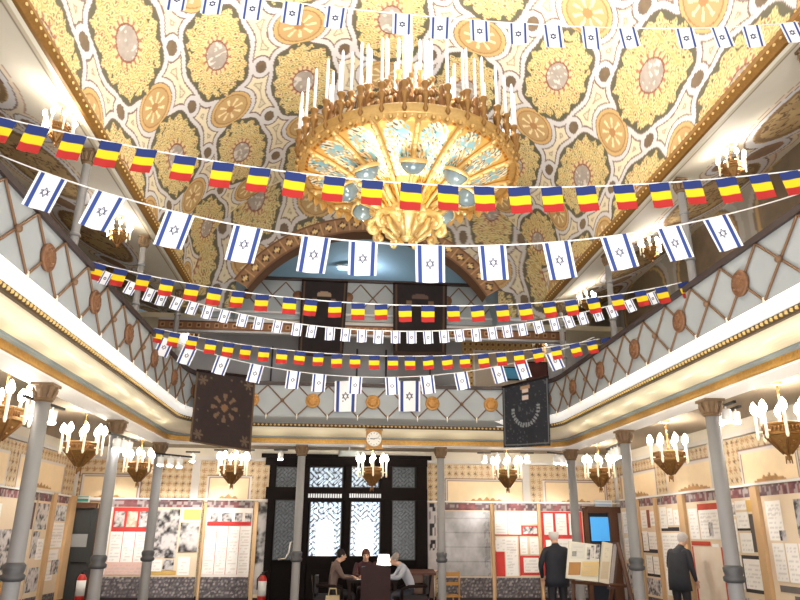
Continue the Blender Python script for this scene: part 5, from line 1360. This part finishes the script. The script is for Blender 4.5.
person('man in dark navy jacket seen from behind, facing the far wall panels', (p[0], 12.9, 0), .1, lim(STAND, elL=(-.29, .02, 1.14), wrL=(-.23, .12, .95), elR=(.29, .02, 1.14), wrR=(.22, .13, .96), head=(.0, .05, 1.635), neck=(0, .01, 1.53)), navy, (222, 216, 210), 'bald',
       dict(col=(34, 37, 47), rows=[(0, -.02, 1.47, .07, .07), (0, -.02, 1.43, .16, .10), (0, -.015, 1.36, .215, .13), (0, -.01, 1.2, .215, .145), (0, 0, 1.05, .205, .14), (0, 0, .9, .215, .15), (0, 0, .78, .225, .155), (0, 0, .78, .2, .13)]), face=True)
p = atY(678, 565, 12.6)
person('grey-haired man in dark jacket bending toward the right wall panels', (p[0], 12.6, 0), -1.15, lim(STAND, chest=(0, .05, 1.29), neckbase=(0, .11, 1.43), neck=(0, .15, 1.5), head=(0, .21, 1.595), shL=(-.19, .07, 1.39), shR=(.19, .07, 1.39), elL=(-.24, .05, 1.12), elR=(.24, .05, 1.12), wrL=(-.2, .17, .93), wrR=(.2, .17, .93)),
       dict(top=(48, 50, 58), leg=(44, 42, 46), shoe=(24, 22, 22)), (204, 198, 194), 'short',
       dict(col=(44, 46, 54), rows=[(0, .10, 1.45, .07, .07), (0, .09, 1.41, .16, .10), (0, .07, 1.34, .21, .13), (0, .03, 1.2, .205, .145), (0, 0, 1.05, .2, .14), (0, 0, .9, .21, .15), (0, 0, .74, .22, .15), (0, 0, .74, .2, .13)]))
p = atY(663, 560, 12.75)
sc_o = M(); 
P = [];
for j in range(10):
    for i in range(6): P.append((-.08 + .16 * i / 5, .02 * math.sin(i * 2.2 + j * .4), -.62 * j / 9))
sc_o.grid(P, 6, 10); 
SEAT = dict(pelvis=(0, 0, .55), waist=(0, .02, .70), chest=(0, .07, .93), neckbase=(0, .11, 1.08), neck=(0, .14, 1.14), head=(0, .2, 1.23),
            shL=(-.18, .09, 1.03), elL=(-.22, .2, .83), wrL=(-.12, .40, .82), shR=(.18, .09, 1.03), elR=(.22, .2, .83), wrR=(.12, .40, .82),
            hipL=(-.1, .06, .53), knL=(-.12, .44, .52), anL=(-.12, .42, .09), hipR=(.1, .06, .53), knR=(.12, .44, .52), anR=(.12, .42, .09))
def seated(label, px, Y, rz, cols, hair, style, dx=0., **k):
    p = atY(px, 580, Y); return person(label, (p[0] + dx, Y, 0), rz, lim(SEAT, **k), cols, hair, style)
seated('seated person in brown jacket with short dark hair, left of the table', 341, 14.75, -PI / 2 + .15, dict(top=(112, 92, 84), leg=(36, 32, 34), shoe=(24, 22, 22)), (34, 26, 26), 'short', dx=-.20, facing=(0, .95, -.3))
seated('seated person in dark red top with auburn hair behind the laptop', 365, 15.4, PI, dict(top=(64, 30, 34), leg=(34, 30, 32), shoe=(24, 22, 22)), (86, 44, 34), 'long', facing=(0, .95, -.25))
seated('seated grey-haired man in pale grey shirt leaning over the table', 404, 14.7, PI / 2 + .1, dict(top=(186, 190, 200), leg=(52, 52, 60), shoe=(24, 22, 22)), (150, 140, 134), 'short', dx=.16, chest=(0, .16, .92), neckbase=(0, .24, 1.04), neck=(0, .29, 1.09), head=(0, .36, 1.16), shL=(-.18, .19, 1.0), shR=(.18, .19, 1.0), elL=(-.23, .3, .83), elR=(.23, .3, .83), wrL=(-.12, .48, .82), wrR=(.12, .48, .82), facing=(0, .8, -.5))

# ------------------------------------------------------------------ light
def plight(name, loc, energy, col=(255, 248, 238), rad=.05):
    l = bpy.data.lights.new(name, 'POINT'); l.energy = energy; l.color = tuple(lin(col)); l.shadow_soft_size = rad
    o = bpy.data.objects.new(name, l); C.objects.link(o); o.location = loc; return o
def alight(name, loc, target, size, energy, col=(255, 250, 244)):
    l = bpy.data.lights.new(name, 'AREA'); l.shape = 'DISK'; l.size = size; l.energy = energy; l.color = tuple(lin(col))
    o = bpy.data.objects.new(name, l); C.objects.link(o); o.location = loc
    o.rotation_euler = (Vector(target) - Vector(loc)).to_track_quat('-Z', 'Y').to_euler(); return o
alight('added_front_fill', (.6, -1.5, .6), (.6, 6.5, 6.5), 2.5, 430)  # added fill light behind the camera, not a fitting of the hall
alight('added_floor_fill', (XC, 6.5, .3), (XC, 6.51, 6), 3.0, 190)  # added fill light near the floor, brightens soffits and undersides
plight('loft_light', (.5, 17.2, 8.0), 34, (214, 234, 250), .1)
for yy in np.arange(4.6, 12.4, .91):
    for xx in (XL + .50, XR - .50): plight('cove_uplight', (xx, yy, 3.12), 2.4, (255, 244, 214), 0.)
for xx in np.arange(-2.2, 3.6, .9): plight('cove_uplight', (xx, YF - .5, 3.12), 1.4, (255, 244, 220), 0.)
def slight(name, loc, target, energy, ang=1.1):
    l = bpy.data.lights.new(name, 'SPOT'); l.energy = energy; l.color = (1, .97, .92); l.spot_size = ang; l.spot_blend = .6; l.shadow_soft_size = .03
    o = bpy.data.objects.new(name, l); C.objects.link(o); o.location = loc
    o.rotation_euler = (Vector(target) - Vector(loc)).to_track_quat('-Z', 'Y').to_euler(); return o
for xx, en in ((-4.9, 110), (-3.7, 110), (-2.6, 150), (3.7, 130), (4.9, 90)): slight('panel_spot', (xx, 15.0, 3.3), (xx, 16.5, 1.45), en)
for yy in (9.0, 11.2, 13.2): slight('panel_spot', (5.3, yy, 3.3), (6.6, yy, 1.4), 60)
slight('panel_spot', (-4.6, 13.5, 3.3), (-5.95, 13.7, 1.4), 50)
w = bpy.data.worlds.new('World'); bpy.context.scene.world = w; w.use_nodes = True
w.node_tree.nodes['Background'].inputs[0].default_value = (1., .97, .94, 1); w.node_tree.nodes['Background'].inputs[1].default_value = 1.0
for p in LAMP_LIGHTS: plight('lamp_light', p, 12)
for i, p in enumerate(UP_LIGHTS): plight('gallery_lamp_light', p, (20, 18, 9, 20, 17, 12, 7)[i], rad=.05)
for k in range(6):
    a = k * PI / 3 + .3
    plight('chandelier_light', (CHX + .95 * math.cos(a), CHY + .95 * math.sin(a), CHZ + 1.75), 62, (255, 250, 242), .05)
for k in range(4):
    a = k * PI / 2 + .78
    plight('chandelier_low_light', (CHX + .8 * math.cos(a), CHY + .8 * math.sin(a), CHZ - .75), 7, (255, 238, 205), .03)
sc = bpy.context.scene
sc.view_settings.view_transform = 'Standard'; sc.view_settings.look = 'None'; sc.view_settings.exposure = 0.45; sc.view_settings.gamma = 1.0
sc.cycles.use_denoising = True
sc.cycles.max_bounces = 6; sc.cycles.diffuse_bounces = 4; sc.cycles.glossy_bounces = 3
sc.cycles.sample_clamp_indirect = 6.0
